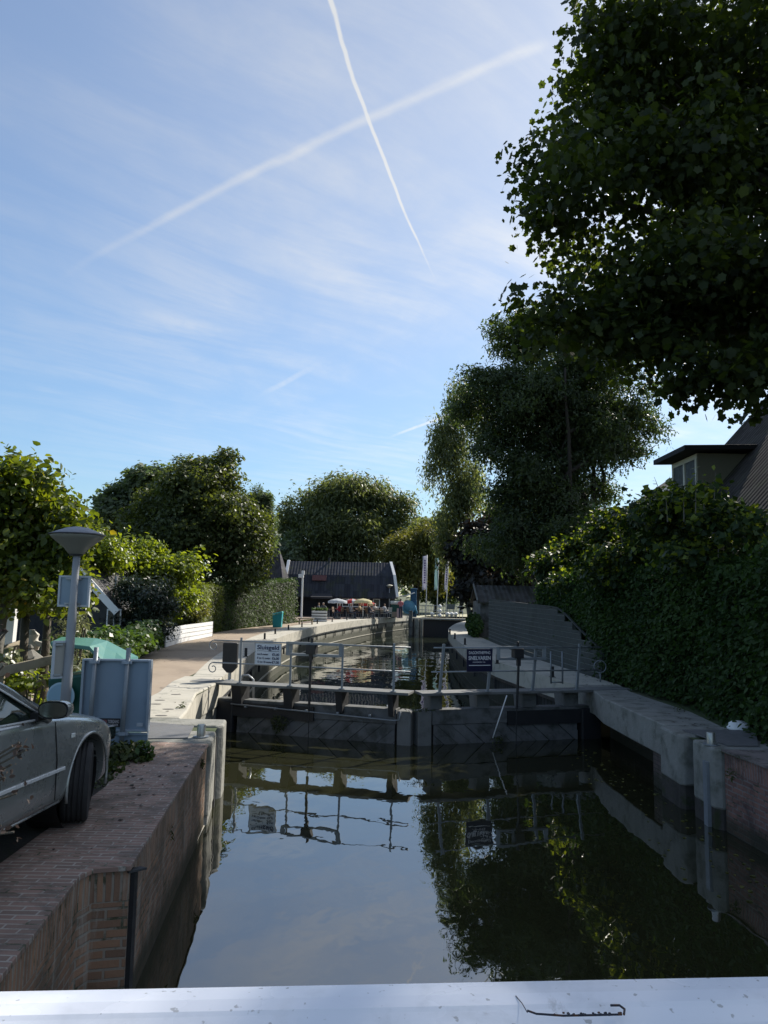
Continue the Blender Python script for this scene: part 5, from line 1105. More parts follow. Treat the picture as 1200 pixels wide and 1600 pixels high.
# trees behind
def far_tree(name, label, base_px, Y, spots, m_, n, per=14, cr=.4, size=.34, shape='quad', tr=.25, **kw):
    return make_tree(name, label, 'tree', gb(base_px, Y), [LB(a, b, Y+random.uniform(-.5, .5), rx, rz) for a, b, rx, rz in spots], m_, M_bark, n, per, cr, size, shape, tr, twigs=30, **kw)
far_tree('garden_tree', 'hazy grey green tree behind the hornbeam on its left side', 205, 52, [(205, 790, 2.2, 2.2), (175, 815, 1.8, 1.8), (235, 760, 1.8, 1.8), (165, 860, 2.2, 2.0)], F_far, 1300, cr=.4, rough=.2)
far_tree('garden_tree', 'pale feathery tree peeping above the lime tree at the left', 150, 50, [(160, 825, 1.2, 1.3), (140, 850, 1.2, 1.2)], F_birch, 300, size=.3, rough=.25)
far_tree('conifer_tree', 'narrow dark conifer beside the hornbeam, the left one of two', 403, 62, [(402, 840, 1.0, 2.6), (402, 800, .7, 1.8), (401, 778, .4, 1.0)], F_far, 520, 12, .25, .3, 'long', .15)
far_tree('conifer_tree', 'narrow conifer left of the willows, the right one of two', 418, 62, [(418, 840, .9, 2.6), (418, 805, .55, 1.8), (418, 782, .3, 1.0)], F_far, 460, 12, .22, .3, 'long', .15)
far_tree('willow_tree', 'broad round topped willow behind the dark roofed barn', 540, 84, [(560, 775, 4.6, 2.6), (500, 790, 4.0, 2.8), (535, 830, 5.4, 4.0), (475, 830, 3.0, 3.2), (540, 880, 6, 3), (490, 885, 3, 2.6), (600, 790, 3.4, 2.6), (590, 840, 3.2, 3.2), (620, 812, 1.8, 1.8), (455, 860, 1.8, 2.6)], F_willow, 2600, 20, .55, .50, 'long', .45, rough=.34, droop=1.2, shell=.8, flat=1.2)
far_tree('willow_tree', 'smaller olive green tree with yellowing top right of the barn roof', 650, 78, [(655, 850, 2.6, 2.4), (620, 870, 2.6, 2.2), (680, 870, 1.8, 2.8), (640, 895, 2.6, 2.0), (690, 910, 1.6, 1.6)], F_yellow, 1500, 14, .45, .4, 'long', .3, rough=.2, droop=1.2, shell=.8, flat=1.3)
far_tree('poplar_tree', 'thin pale tree just left of the weeping birch', 680, 92, [(665, 835, 2.0, 2.6), (690, 835, 1.8, 2.6), (700, 870, 2.2, 3.0)], F_birch, 700, 12, .5, .4, 'quad', .25, rough=.25)
far_tree('background_tree', 'dark tree mass behind the flags right of the blue pump', 720, 88, [(715, 900, 3.4, 3.2), (750, 880, 3.5, 4.0), (690, 925, 2.6, 2.0)], F_ash, 1200, 14, .5, .45)
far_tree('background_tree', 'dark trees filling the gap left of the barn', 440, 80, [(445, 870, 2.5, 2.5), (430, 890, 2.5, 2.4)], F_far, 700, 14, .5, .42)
far_tree('background_tree', 'tree behind the ash on the right bank, seen through its lower crown', 860, 60, [(860, 850, 4, 3.6), (930, 870, 4, 3.2), (800, 840, 3.4, 3.6)], F_ash, 1400, 14, .5, .42)
# distant belt of trees all round the horizon
P = []; N = []
for a0, a1, Yd, n in ((-75, 75, 150, 15000),):
    for i in range(n):
        a = R(random.uniform(a0, a1)); d = Yd+random.uniform(-6, 14); h = 4.5+2.5*math.sin(a*17)+1.5*math.sin(a*41+1); z = random.random()**.6*h
        P.append((math.sin(a)*d, math.cos(a)*d, z)); N.append((-math.sin(a), -math.cos(a), .4))
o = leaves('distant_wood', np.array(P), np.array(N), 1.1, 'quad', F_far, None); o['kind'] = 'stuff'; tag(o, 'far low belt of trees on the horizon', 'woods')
# ------------------------------------------------------------------ hedges
def hedge(name, label, line, zf, depth, n, size, shape, m_, rough=.07, z0=.03, core=.16, **kw):
    t = thing(name, label, 'hedge', (line[0][0], line[0][1], 0)); pts, nrm = hull_pts(n, line, z0, zf, depth, rough)
    nz_ = sum(np.sin(pts @ (rng.normal(size=(3, 3))*f_)+rng.random(3)*6).sum(1) for f_ in (1.0, 2.2, 4.5))/9; pts = pts+nrm*(nz_*rough*1.1)[:, None]
    leaves('foliage', pts, nrm, size, shape, m_, t, rng.random(len(pts))*.6+.2+.55*nz_, kw.get('up', .5), .8, kw.get('droop', .3))
    L = [Vector(p) for p in line]; mb = MB(); nn = len(L)
    for i in range(nn-1):
        d = (L[i+1]-L[i]).normalized(); nv_ = Vector((-d.y, d.x)); a, b = L[i]+nv_*core, L[i+1]+nv_*core; a2, b2 = L[i]+nv_*(depth-core), L[i+1]+nv_*(depth-core)
        za, zb_ = zf(i/(nn-1), L[i])-core, zf((i+1)/(nn-1), L[i+1])-core
        mb.add([(a.x, a.y, 0), (b.x, b.y, 0), (b2.x, b2.y, 0), (a2.x, a2.y, 0), (a.x, a.y, za), (b.x, b.y, zb_), (b2.x, b2.y, zb_), (a2.x, a2.y, za)], [(0, 3, 2, 1), (4, 5, 6, 7), (0, 1, 5, 4), (2, 3, 7, 6)]+([(3, 0, 4, 7)] if i == 0 else [])+([(1, 2, 6, 5)] if i == nn-2 else []))
    mb.build('dark_core', M_core, t); return t  # added dark block that closes the hedge and stands for its inner shade
hl = resample(curve([(-8.05, 33.2), (-8.15, 37), (-7.4, 42.5), (-5.75, 50.5)]), 12)
k_ = 3
hedge('clipped_hedge', 'near yellow green end of the tall clipped hedge behind the white board fence', hl[:k_+1], lambda u, p: 2.25, 1.3, 5200, .13, 'spray', F_thuja_sun, .07)
hedge('clipped_hedge', 'long tall dark clipped hedge along the path from the bright end to the terrace', hl[k_:], lambda u, p: 2.35+.55*u, 1.3, 11500, .14, 'spray', F_hedge, .08)
# right: great laurel hedge on the bank (line runs away from the camera; leaves towards the water need the line reversed)
rl = resample([(5.35, 25.5), (5.42, 21.0), (5.45, 17.6), (5.75, 14.0), (5.62, 11.0)], 14)
hedge('laurel_hedge', 'long dark laurel hedge along the right bank, clipped face towards the water', rl, lambda u, p: 2.45+.25*math.sin(u*3.0), 2.0, 62000, .085, 'oval', F_laurel, .10)
rl2 = [(5.62, 10.95), (5.45, 9.9), (5.30, 8.0)]
hedge('laurel_hedge', 'near end of the laurel growth at the right edge, lighter upright sprays', rl2, lambda u, p: 2.75+.1*u, 2.2, 17000, .082, 'oval', F_laurel, .12)
t = thing('climbing_vine', 'tangled vine with yellow green leaves sprawling over the top of the right hedge', 'vine', (6.4, 15, 0))
vl = [LB(915, 870, 20, .8, .7), LB(950, 835, 19, .75, .6), LB(985, 820, 17, .75, .5), LB(1030, 808, 15.5, .8, .55), LB(1080, 800, 14, .75, .5), LB(1125, 815, 13, .5, .45), LB(1165, 835, 12.4, .45, .42), LB(870, 890, 24, 1.1, .9), LB(955, 880, 19, .9, .7), LB(1060, 850, 15, .9, .6), LB(895, 915, 22, 1.0, .6), LB(1000, 875, 17, 1.1, .6), LB(1100, 880, 13.5, .9, .5), LB(1000, 910, 17.5, 1.2, .5)]
pts, nrm, lv, C = crown(vl, 2300, 10, .17, .6, .22); sun_top = rng.random(len(pts)) < .16+.7*np.clip((nrm[:, 2]-.35)*2, 0, .8)  # upward leaves mostly take the bright green: sunlight put into leaf colour
leaves('foliage', pts[~sun_top], nrm[~sun_top], .11, 'lobed', F_vine_shaded, t, lv[~sun_top], .5, .8, .5); leaves('foliage', pts[sun_top], nrm[sun_top], .10, 'lobed', F_vine, t, lv[sun_top], .5, .8, .5)
mb = MB()
for a in range(26):
    c_ = Vector(C[random.randrange(len(C))]); limb(mb, (c_.x+.8, c_.y+.4, max(.2, c_.z-1.6)), c_, .02, .006, .1, 5, 4)
mb.build('stems', M_bark, t)
shoots('loose vine shoots with pale green leaves reaching up before the dormer', 'vine_shoots', [(1088, 738, .05), (1118, 735, .1), (1068, 770, 0), (1140, 770, .1), (1168, 785, .2), (1100, 765, 0), (1040, 775, -.1), (1125, 790, .1), (1150, 805, .15)], 13.0, F_vine, .12, L=(.35, .8), per=15, shape='lobed', cat='vine', width=.07)
shoots('dark leafy twigs sticking out of the hedge top against the sky', 'vine_shoots', [(1000, 778, -.3), (1022, 745, -.4), (985, 790, -.4), (1050, 742, -.2), (960, 800, -.3)], 16.0, F_vine, .12, L=(.4, .8), per=12, shape='lobed', cat='vine', width=.07)
c_ = at(728, 985, 41)
leafblob('ivy_bush', 'small ivy bush at the far end of the slatted screen on the lock coping', 'bush', (c_.x-.1, 36.5, .6), (.35, 2.0, .6), 1500, .14, F_laurel)
# weeds, climbing plants by the wall and fallen leaves
leafblob('weed_clump', 'dark green weeds round the feet of the notice board', 'weeds', (at(190, 1190, 8.9).x, 8.75, .08), (.42, .30, .16), 900, .06, F_weed)
leafblob('weed_clump', 'straggly weeds between car nose and brick coping', 'weeds', (-2.92, 7.9, .03), (.22, .9, .10), 800, .05, F_weed)
leafblob('weed_clump', 'trailing sprig of ivy at the right foot of the notice board', 'weeds', (at(232, 1195, 8.9).x, 8.72, .12), (.10, .10, .16), 120, .06, F_ivy)
for k, (x, y, z, r_, lab) in enumerate(((-1.96, 7.2, -.28, .09, 'small tuft of weeds rooted in the near left brick wall, lower middle'), (-2.14, 9.2, -.12, .07, 'small tuft of weeds under the far end of the left brick wall'), (4.40, 9.6, -.20, .09, 'small tuft of weeds in the right brick wall beside the concrete pillar'), (-3.30, 12.6, .05, .10, 'little weed clump on the sunlit left coping edge'), (5.2, 13.2, .06, .16, 'low weeds at the foot of the laurel hedge'))):
    leafblob('weed', lab, 'weed', (x, y, z), (r_*.7, r_, r_), 70, .045, F_weed, 'long')
n = 260; P = np.zeros((n, 3)); 
for i in range(n):
    if i < 46: P[i] = (random.uniform(-2.95, -2.05), random.uniform(5.6, 9.6), .034)
    elif i < 130: P[i] = (random.uniform(4.6, 5.3), random.uniform(11, 19), .042)
    elif i < 150: P[i] = (random.uniform(-4.1, -3.3), random.uniform(11.8, 17), .042)
    else: y = random.uniform(11, 40); P[i] = (-6.6-random.random()**2*-1.2 if y < 24 else -7.6+random.random()*1.0, y, .014)
o = leaves('fallen_leaves', P, np.tile([0, 0, 1.], (n, 1)), .042, 'oval', F_dry, None, None, 3, .25, 0); o['kind'] = 'stuff'; tag(o, 'scattered dry fallen leaves on the copings and path', 'leaves')
P = np.zeros((130, 3))
for i in range(130): P[i] = (4.3-abs(random.gauss(0, .45)), random.uniform(7.5, 15.0), WN+.004)
o = leaves('floating_leaves', P, np.tile([0, 0, 1.], (130, 1)), .05, 'oval', F_yellow, None, None, 6, .06, 0); o['kind'] = 'stuff'; tag(o, 'small yellow leaves floating on the canal water', 'leaves')
# grass verge along the path
n = 9000; P = np.zeros((n, 3)); N = np.tile([0, 0, .3], (n, 1))
for i in range(n):
    j = random.randrange(NN-1); f = random.random(); x = Lpath[j][0]*(1-f)+Lpath[j+1][0]*f; y = Lpath[j][1]*(1-f)+Lpath[j+1][1]*f; P[i] = (x-abs(random.gauss(0, .25))+.06, y, .03)
o = leaves('grass', P, N, .10, 'long', F_weed, None, None, .1, .8, -1.2); o['kind'] = 'stuff'; tag(o, 'thin grass and weeds along the outer edge of the path', 'grass')
# withered flower stems hanging in at the left edge from a box on the bridge rail
t = thing('flower_box', 'withered dark flower stems leaning in at the left edge before the car', 'flower box', (-1.05, 1.35, 1.2))
mb = MB(); mb.box((-1.12, 1.42, 1.22), (.5, .18, .16)); mb.build('box', M_wood, t, bevel=.01)
P = []; N = []; mb = MB()
for tp in ((12, 985), (6, 1040), (30, 1160), (34, 1165), (18, 1195), (40, 1172), (22, 1300), (8, 1215), (2, 1290), (26, 1240)):
    tip = at(tp[0], tp[1], 1.5); b = Vector((-1.02, 1.42, 1.30)); pts = [b.lerp(tip, i/5)+Vector((0, 0, .05*math.sin(i/5*3.14))) for i in range(6)]; mb.tube(pts, .0022, 5)
    for k in range(5): q = tip+Vector((random.gauss(0, .010), random.gauss(0, .01), random.gauss(0, .014))); P.append(tuple(q)); N.append((random.gauss(0, 1), random.gauss(0, 1), .2))
    for k in range(4): q = b.lerp(tip, random.uniform(.6, 1)); P.append(tuple(q)); N.append((random.gauss(0, 1), random.gauss(0, 1), .2))
mb.build('stems', M_bark, t); leaves('dead_flowers', np.array(P), np.array(N), .011, "oval", F_dry, t, None, .2, 1, .6)
# ------------------------------------------------------------------ far terrace: barn, parasols, guests
Yb = 66.0
def zt_(py, px=540, Y=Yb): return at(px, py, Y).z
xl, xr = at(449, 920, Yb).x, at(621, 920, Yb).x; xlt, xrt = at(446, 880, Yb).x, at(611, 884, Yb).x
ze, zr, zm = zt_(930), zt_(880)+.2, zt_(900)
t = thing('barn', 'long low barn with dark hipped tile roof and white verge boards behind the cafe terrace', 'barn', ((xl+xr)/2, Yb, 0))
mb = MB(); mb.add([(xl+.2, Yb+.3, 0), (xr-.2, Yb+.3, 0), (xr-.2, Yb+7.7, 0), (xl+.2, Yb+7.7, 0), (xl+.2, Yb+.3, ze), (xr-.2, Yb+.3, ze), (xr-.2, Yb+7.7, ze), (xl+.2, Yb+7.7, ze), (xl+.2, Yb+2.1, zr-.16), (xr-.2, Yb+2.1, zr-.16)], [(0, 3, 2, 1), (0, 1, 5, 4), (2, 3, 7, 6), (1, 2, 6, 9, 5), (3, 0, 4, 8, 7), (4, 5, 9, 8), (8, 9, 6, 7)]); mb.build('wall', M_tarred, t)
prof = [(-.25, ze-.12), (.75, zm+.1), (2.1, zr), (6.6, zm+.1), (8.25, ze-.12)]; n = len(prof)
mb = MB(); rx_ = lambda x, z: x if x < xlt+1 else xr-(xr-xrt)*min(1, max(0, (z-ze)/(zr-ze)))**1.5
vs = [(rx_(x, z), Yb+y, z) for x in (xlt+.1, xr-.1) for y, z in prof]+[(rx_(x, z), Yb+y, z-.12) for x in (xlt+.1, xr-.1) for y, z in prof]
mb.add(vs, [(i, i+1, n+i+1, n+i) for i in range(n-1)]+[(2*n+i, 3*n+i, 3*n+i+1, 2*n+i+1) for i in range(n-1)]+[(0, n, 3*n, 2*n), (n-1, 3*n-1, 4*n-1, 2*n-1)]+[(i, 2*n+i, 2*n+i+1, i+1) for i in range(n-1)]+[(n+i, n+i+1, 3*n+i+1, 3*n+i) for i in range(n-1)])
rf = mb.build('roof', tile_mat('barn_tiles', (.050, .056, .072), (.030, .034, .045), .26, .33, 'xy'), t)
for x in (xlt+.02, xr-.02):
    mb = MB()
    for (a, b) in zip(prof, prof[1:]): mb.bar((rx_(x, a[1]), Yb+a[0], a[1]+.03), (rx_(x, b[1]), Yb+b[0], b[1]+.03), .24, .16)
    mb.build('verge_board', M_white, t)
a = at(487, 905, Yb); b = at(509, 921, Yb); mb = MB(); mb.add([(a.x, Yb+.30, zm-.45), (b.x, Yb+.30, zm-.45), (b.x, Yb+.62, zm+.02), (a.x, Yb+.62, zm+.02), (a.x, Yb+.27, zm-.42), (b.x, Yb+.27, zm-.42), (b.x, Yb+.59, zm+.05), (a.x, Yb+.59, zm+.05)], [(4, 5, 6, 7), (0, 3, 2, 1), (0, 1, 5, 4), (1, 2, 6, 5), (2, 3, 7, 6), (3, 0, 4, 7)]); mb.build('red_tile_patch', mat('red_tiles', (.12, .05, .05), .7, .3, 8, .2), t)
mb = MB(); mb.tube([(at(512, 880, Yb).x, Yb+2.1, zr-.2), (at(512, 880, Yb).x, Yb+2.1, zr+.35)], .09, 8); mb.build('flue', M_black, t)
for k, px in enumerate((540, 556, 572, 588)):
    w_ = at(px, 945, Yb+.25); mb = MB(); mb.box((w_.x, Yb+.28, 1.25), (.62, .06, .75)); f = mb.build('window', M_white, t); mb = MB(); mb.box((w_.x, Yb+.245, 1.25), (.48, .02, .6)); mb.build('pane', mat('dark_glass', (.02, .024, .03), .08, .1), f)
mb = MB(); mb.box((at(566, 932, Yb).x, Yb+.1, 1.78), (1.4, .03, .22)); mb.build('name_board', mat('olive_board', (.20, .22, .17), .7, .1), t)
a0, a1 = at(490, 930, Yb-.2).x, at(518, 930, Yb-.2).x
mb = MB(); mb.add([(a0, Yb+.2, 2.1), (a1, Yb+.2, 2.1), (a1+.15, Yb-1.3, 1.72), (a0-.15, Yb-1.3, 1.72), (a0-.15, Yb-1.3, 1.55), (a1+.15, Yb-1.3, 1.55)], [(0, 1, 2, 3), (3, 2, 5, 4)]); aw = mb.build('awning', mat('black_canvas', (.03, .032, .04), .85, .2), t)
# second roof left of the barn
Y2 = 62; t = thing('farm_house', 'dark steep roofed house half hidden behind the clipped hedge left of the barn', 'house', (at(412, 920, Y2).x, Y2, 0))
x0, x1 = at(396, 900, Y2).x, at(442, 905, Y2).x; zr2, ze2 = at(420, 853, Y2).z, at(440, 905, Y2).z
mb = MB(); mb.box(((x0+x1)/2, Y2+2.5, ze2/2), (x1-x0-.3, 4.6, ze2)); mb.build('wall', M_tarred, t)
mb = MB(); xm = x1-.75; vs = [(x0, Y2, ze2), (x1, Y2, ze2-.15), (x1, Y2+5, ze2-.15), (x0, Y2+5, ze2), (x0+.2, Y2+2.5, zr2), (xm, Y2+2.5, zr2)]; mb.add(vs, [(0, 1, 5, 4), (1, 2, 5), (2, 3, 4, 5), (3, 0, 4), (0, 3, 2, 1)]); mb.build('roof', tile_mat('house_tiles', (.06, .06, .075), (.035, .035, .045), .26, .33, 'xz'), t)
def clothm(name, c): return mat(name, c, .85, .1, 6, .1)
M_skin = mat('skin', (.42, .27, .19), .6, .08); M_hairw = mat('grey_hair', (.55, .53, .50), .8, .1); M_haird = mat('dark_hair', (.06, .045, .035), .7, .1)
def person(label, base, face, shirt, trou, hair, stand=False, arm=0.0):
    """one continuous skinned body; seated figures sit on a 0.45 m chair"""
    J = {'pelvis': (0, 0, .52), 'chest': (0, .02, .86), 'neck': (0, .03, 1.02), 'chin': (0, .035, 1.09), 'head': (0, .03, 1.18), 'crown': (0, .02, 1.25)}
    if stand: J = {k: (v[0], v[1], v[2]+.44) for k, v in J.items()}
    z0 = J['pelvis'][2]
    for s_, nme in ((-1, 'l'), (1, 'r')):
        J['hip'+nme] = (s_*.09, 0, z0-.03)
        if stand: J['kne'+nme] = (s_*.10, .02, .50); J['ank'+nme] = (s_*.10, -.01, .09); J['toe'+nme] = (s_*.12, .15, .04)
        else: J['kne'+nme] = (s_*.12, .42, .50); J['ank'+nme] = (s_*.13, .40, .09); J['toe'+nme] = (s_*.14, .56, .04)
        J['sho'+nme] = (s_*.19, .01, z0+.42); J['elb'+nme] = (s_*.25, .06+arm*.1, z0+.18); J['wri'+nme] = (s_*.15, .30, z0+.16+arm); J['han'+nme] = (s_*.11, .38, z0+.17+arm)
    E_ = [('pelvis', 'chest'), ('chest', 'neck'), ('neck', 'chin'), ('chin', 'head'), ('head', 'crown')]
    for n_ in 'lr': E_ += [('pelvis', 'hip'+n_), ('hip'+n_, 'kne'+n_), ('kne'+n_, 'ank'+n_), ('ank'+n_, 'toe'+n_), ('chest', 'sho'+n_), ('sho'+n_, 'elb'+n_), ('elb'+n_, 'wri'+n_), ('wri'+n_, 'han'+n_)]
    rad = {'pelvis': .15, 'chest': .155, 'neck': .055, 'chin': .07, 'head': .095, 'crown': .07, 'hip': .10, 'kne': .065, 'ank': .045, 'toe': .035, 'sho': .07, 'elb': .045, 'wri': .032, 'han': .035}
    ks = list(J); me = bpy.data.meshes.new('person'); me.from_pydata([J[k] for k in ks], [(ks.index(a), ks.index(b)) for a, b in E_], [])
    o = bpy.data.objects.new('person', me); COL.objects.link(o); md = o.modifiers.new('sk', 'SKIN'); md.use_smooth_shade = True
    for i, k in enumerate(ks):
        r_ = rad.get(k, rad.get(k[:3], .05)); me.skin_vertices[0].data[i].radius = (r_, r_*(.75 if k in ('chest', 'pelvis') else 1)); me.skin_vertices[0].data[i].use_root = (k == 'pelvis')
    o.modifiers.new('s', 'SUBSURF').levels = 1
    bpy.context.view_layer.update(); m2 = bpy.data.meshes.new_from_object(o.evaluated_get(bpy.context.evaluated_depsgraph_get())); bpy.data.objects.remove(o); m2.name = 'person'
    m2.materials.clear(); [m2.materials.append(x) for x in (shirt, trou, M_skin, hair, M_black)]
    zn = J['neck'][2]
    for p in m2.polygons:
        c_ = p.center; p.use_smooth = True
        if c_.z > zn: p.material_index = 3 if (c_.z > J['head'][2]+.035 or c_.y < J['head'][1]-.04) else 2
        elif c_.z < .10: p.material_index = 4
        elif c_.z < z0+.08 and not (abs(c_.x) > .10 and c_.z > z0+.09 and c_.y > .1): p.material_index = 1
        elif c_.y > .24: p.material_index = 2
        else: p.material_index = 0
    o = bpy.data.objects.new('person', m2); COL.objects.link(o); o.location = base; o.rotation_euler = (0, 0, face); tag(o, label, 'person', 'people on the cafe terrace'); return o
def chair(label, base, face, m_):
    t = thing('terrace_chair', label, 'chair', (0, 0, 0), 'chairs on the cafe terrace')
    mb = MB(); mb.box((0, .02, .43), (.44, .44, .035)); mb.build('seat', m_, t)
    mb = MB(); mb.box((0, -.22, .72), (.42, .03, .40), 0, 0, R(8)); mb.build('backrest', m_, t)
    for sx in (-.19, .19):
        for sy in (-.18, .21): mb = MB(); mb.tube([(sx, sy, .42), (sx*1.1, sy*1.1, 0)], .015, 6); mb.build('leg', M_rail, t)
    t.location = base; t.rotation_euler = (0, 0, face); return t
def table(label, base, m_):
    t = thing('terrace_table', label, 'table', base, 'tables on the cafe terrace'); mb = MB(); mb.lathe([(.42, .72), (.43, .735), (.42, .75)], base, 20); mb.build('table_top', m_, t)
    mb = MB(); mb.tube([base, base+Vector((0, 0, .72))], .03, 8); mb.lathe([(.22, 0), (.2, .03), (.04, .05)], base, 16); mb.build('leg', M_rail, t); return t
Yt = 61.0
def fl(px, Y): q = at(px, 960, Y); return Vector((q.x, Y, .012))
M_tt = mat('table_top_brown', (.20, .13, .09), .6, .2); M_cr = mat('cane_chair', (.16, .11, .08), .8, .2); M_cr2 = mat('pale_chair', (.45, .44, .42), .7, .1)
for k, (px, Y, lab) in enumerate(((514, 60.6, 'round terrace table under the white parasol'), (541, 60.8, 'terrace table between the red clad guest and the parasols'), (568, 61.5, 'terrace table under the cream parasol'), (592, 62.4, 'terrace table nearest the far park lamp'))): table(lab, fl(px, Y), M_tt)
guests = [(497, 60.8, -1.2, (.10, .10, .13), 0, 'seated person in dark jacket at the left end of the terrace', 'd'), (531, 60.3, 1.1, (.36, .03, .05), 0, 'seated white haired person in a red jacket beside the white parasol', 'w'), (547, 60.4, -1.2, (.30, .30, .32), 0, 'seated grey haired person in pale grey top leaning over a terrace table', 'w'),
          (562, 61.4, 1.2, (.34, .28, .20), 0, 'seated person in beige shirt under the cream parasol', 'd'), (576, 61.2, -1.1, (.05, .06, .10), 0, 'seated person in navy top right of the beige shirted guest', 'd'), (586, 62.4, .9, (.5, .48, .46), 0, 'seated person in white top near the far park lamp', 'w'),
          (600, 62.6, -1.0, (.52, .52, .54), 0, 'seated person in white shirt, nearest left of the far park lamp', 'd'), (505, 62.4, 3.0, (.07, .08, .08), 0, 'seated person in dark green with back to the barn under the white parasol', 'w')]
for k, (px, Y, fa, cl_, st, lab, hr) in enumerate(guests):
    b = fl(px, Y); person(lab, b, fa, clothm('shirt', cl_), clothm('trousers', (.05, .06, .09)), M_hairw if hr == 'w' else M_haird, False, .12*(k % 2))
    chair(['cane', 'dark cane', 'brown cane', 'brown cane', 'cane', 'pale', 'pale', 'cane'][k]+' terrace chair carrying the '+lab[:lab.find(' person')].replace('seated', '').strip().replace('  ', ' ')+[' guest in dark jacket', ' guest in red', ' guest in grey', ' guest in beige', ' guest in navy', ' guest in white top', ' guest in white shirt', ' guest in dark green'][k], b, fa, M_cr if k < 5 else M_cr2)
person('standing person in pink top beside the green bin on the far terrace', fl(626, 64.5), .4, clothm('pink_top', (.50, .16, .18)), clothm('trousers', (.05, .06, .09)), M_haird, True, 0.05)
for px, Y, lab in ((524, 61.6, 'empty cane chair behind the white parasol'), (556, 62.3, 'empty cane chair between the red white and cream parasols'), (580, 63.2, 'empty pale chair behind the cream parasol'), (607, 63.4, 'empty pale chair right beside the far park lamp')): chair(lab, fl(px, Y), random.uniform(-3, 3), M_cr if px < 570 else M_cr2)
def parasol(label, px, Y, r_, top_py, cols, m_list):
    b = fl(px, Y); zt = at(px, top_py, Y).z; t = thing('parasol', label, 'parasol', b, 'parasols on the cafe terrace')
    mb = MB(); mb.tube([b, (b.x, b.y, zt-.02)], .028, 8); mb.build('pole', M_white, t, smooth=True)
    mb = MB(); mb.box(b+Vector((0, 0, .05)), (.5, .5, .09)); mb.build('base', M_conc2, t, bevel=.02)
    for g_i, m_ in enumerate(m_list):
        mb = MB(); k8 = 8
        for i in range(k8):
            if cols[i] != g_i: continue
            a0, a1 = 2*math.pi*i/k8, 2*math.pi*(i+1)/k8; rows = []
            for rr, dz in ((.02, 0), (.35, -.10), (.7, -.25), (1.0, -.46)):
                rows.append([(b.x+r_*rr*math.cos(a0+(a1-a0)*j/4), b.y+r_*rr*math.sin(a0+(a1-a0)*j/4), zt+dz*r_*.62-(.03*math.sin(math.pi*j/4)*rr)) for j in range(5)])
            rows.append([(p[0], p[1], p[2]-.15) for p in rows[-1]])
            vs = [p for row in rows for p in row]; mb.add(vs, [(q*5+j, q*5+j+1, (q+1)*5+j+1, (q+1)*5+j) for q in range(4) for j in range(4)])
        mb.build('canopy', m_, t, smooth=True, weld=True)
    mb = MB()
    for i in range(8): a0 = 2*math.pi*i/8; mb.tube([(b.x, b.y, zt-.1), (b.x+r_*.97*math.cos(a0), b.y+r_*.97*math.sin(a0), zt-.31*r_)], .008, 4)
    mb.build('ribs', M_black, t)
def canv(n, c):
    m_, g_, p_, o_ = newmat(n); p_.inputs['Base Color'].default_value = c4(c); p_.inputs['Roughness'].default_value = .9; tb = g_.n('ShaderNodeBsdfTranslucent'); tb.inputs[0].default_value = c4(c); mx = g_.n('ShaderNodeMixShader'); mx.inputs[0].default_value = .45
    g_.set(mx.inputs[1], p_.outputs[0]); g_.set(mx.inputs[2], tb.outputs[0]); g_.set(o_.inputs[0], mx.outputs[0]); return m_
C_w, C_r, C_y = canv('white_canvas', (.62, .66, .70)), canv('red_canvas', (.55, .05, .05)), canv('cream_canvas', (.72, .66, .42))
parasol('white parasol, leftmost on the cafe terrace', 527, 60.6, .78, 935, [0]*8, [C_w]); parasol('red and white striped parasol in the middle of the terrace', 550, 61.4, .74, 935.5, [0, 1]*4, [C_w, C_r])
parasol('cream parasol, rightmost of the high ones on the terrace', 567, 60.8, .72, 935, [0]*8, [C_y]); parasol('lower red and cream parasol behind the cream one', 574, 62.8, .70, 939.5, [0, 1]*4, [C_y, C_r])
# planter boxes of white boards and a bench by the hedge end
a = gp(487, 973.5); Yp = 52.5
x0, x1 = at(487, 960, Yp).x, at(511, 960, Yp).x
t = thing('white_planter', 'white slatted planter box with greenery at the end of the clipped hedge', 'planter', ((x0+x1)/2, Yp, 0))
for k in range(4): mb = MB(); mb.box(((x0+x1)/2, Yp, .12+k*.2), (x1-x0, .05, .13)); mb.build('board', M_white, t)
mb = MB(); mb.box(((x0+x1)/2, Yp+.35, .4), (x1-x0-.06, .55, .78)); mb.build('box', M_black, t)
pts = rng.random((500, 3))*np.array([x1-x0, .6, .2])+np.array([x0, Yp+.05, .78]); leaves('plants', pts, np.tile([0, 0, 1.], (500, 1)), .1, 'oval', F_ivy, t)
t = thing('bench', 'low pale wooden bench between the hedge end and the lock coping', 'bench', (at(478, 968, 47).x, 47, 0)); b = at(478, 968, 47.5)
mb = MB(); mb.box((b.x, 47.5, .40), (1.0, .36, .06)); mb.build('seat', M_old, t)
for s_ in (-.4, .4): mb = MB(); mb.box((b.x+s_, 47.5, .19), (.08, .3, .36)); mb.build('leg', M_old, t)
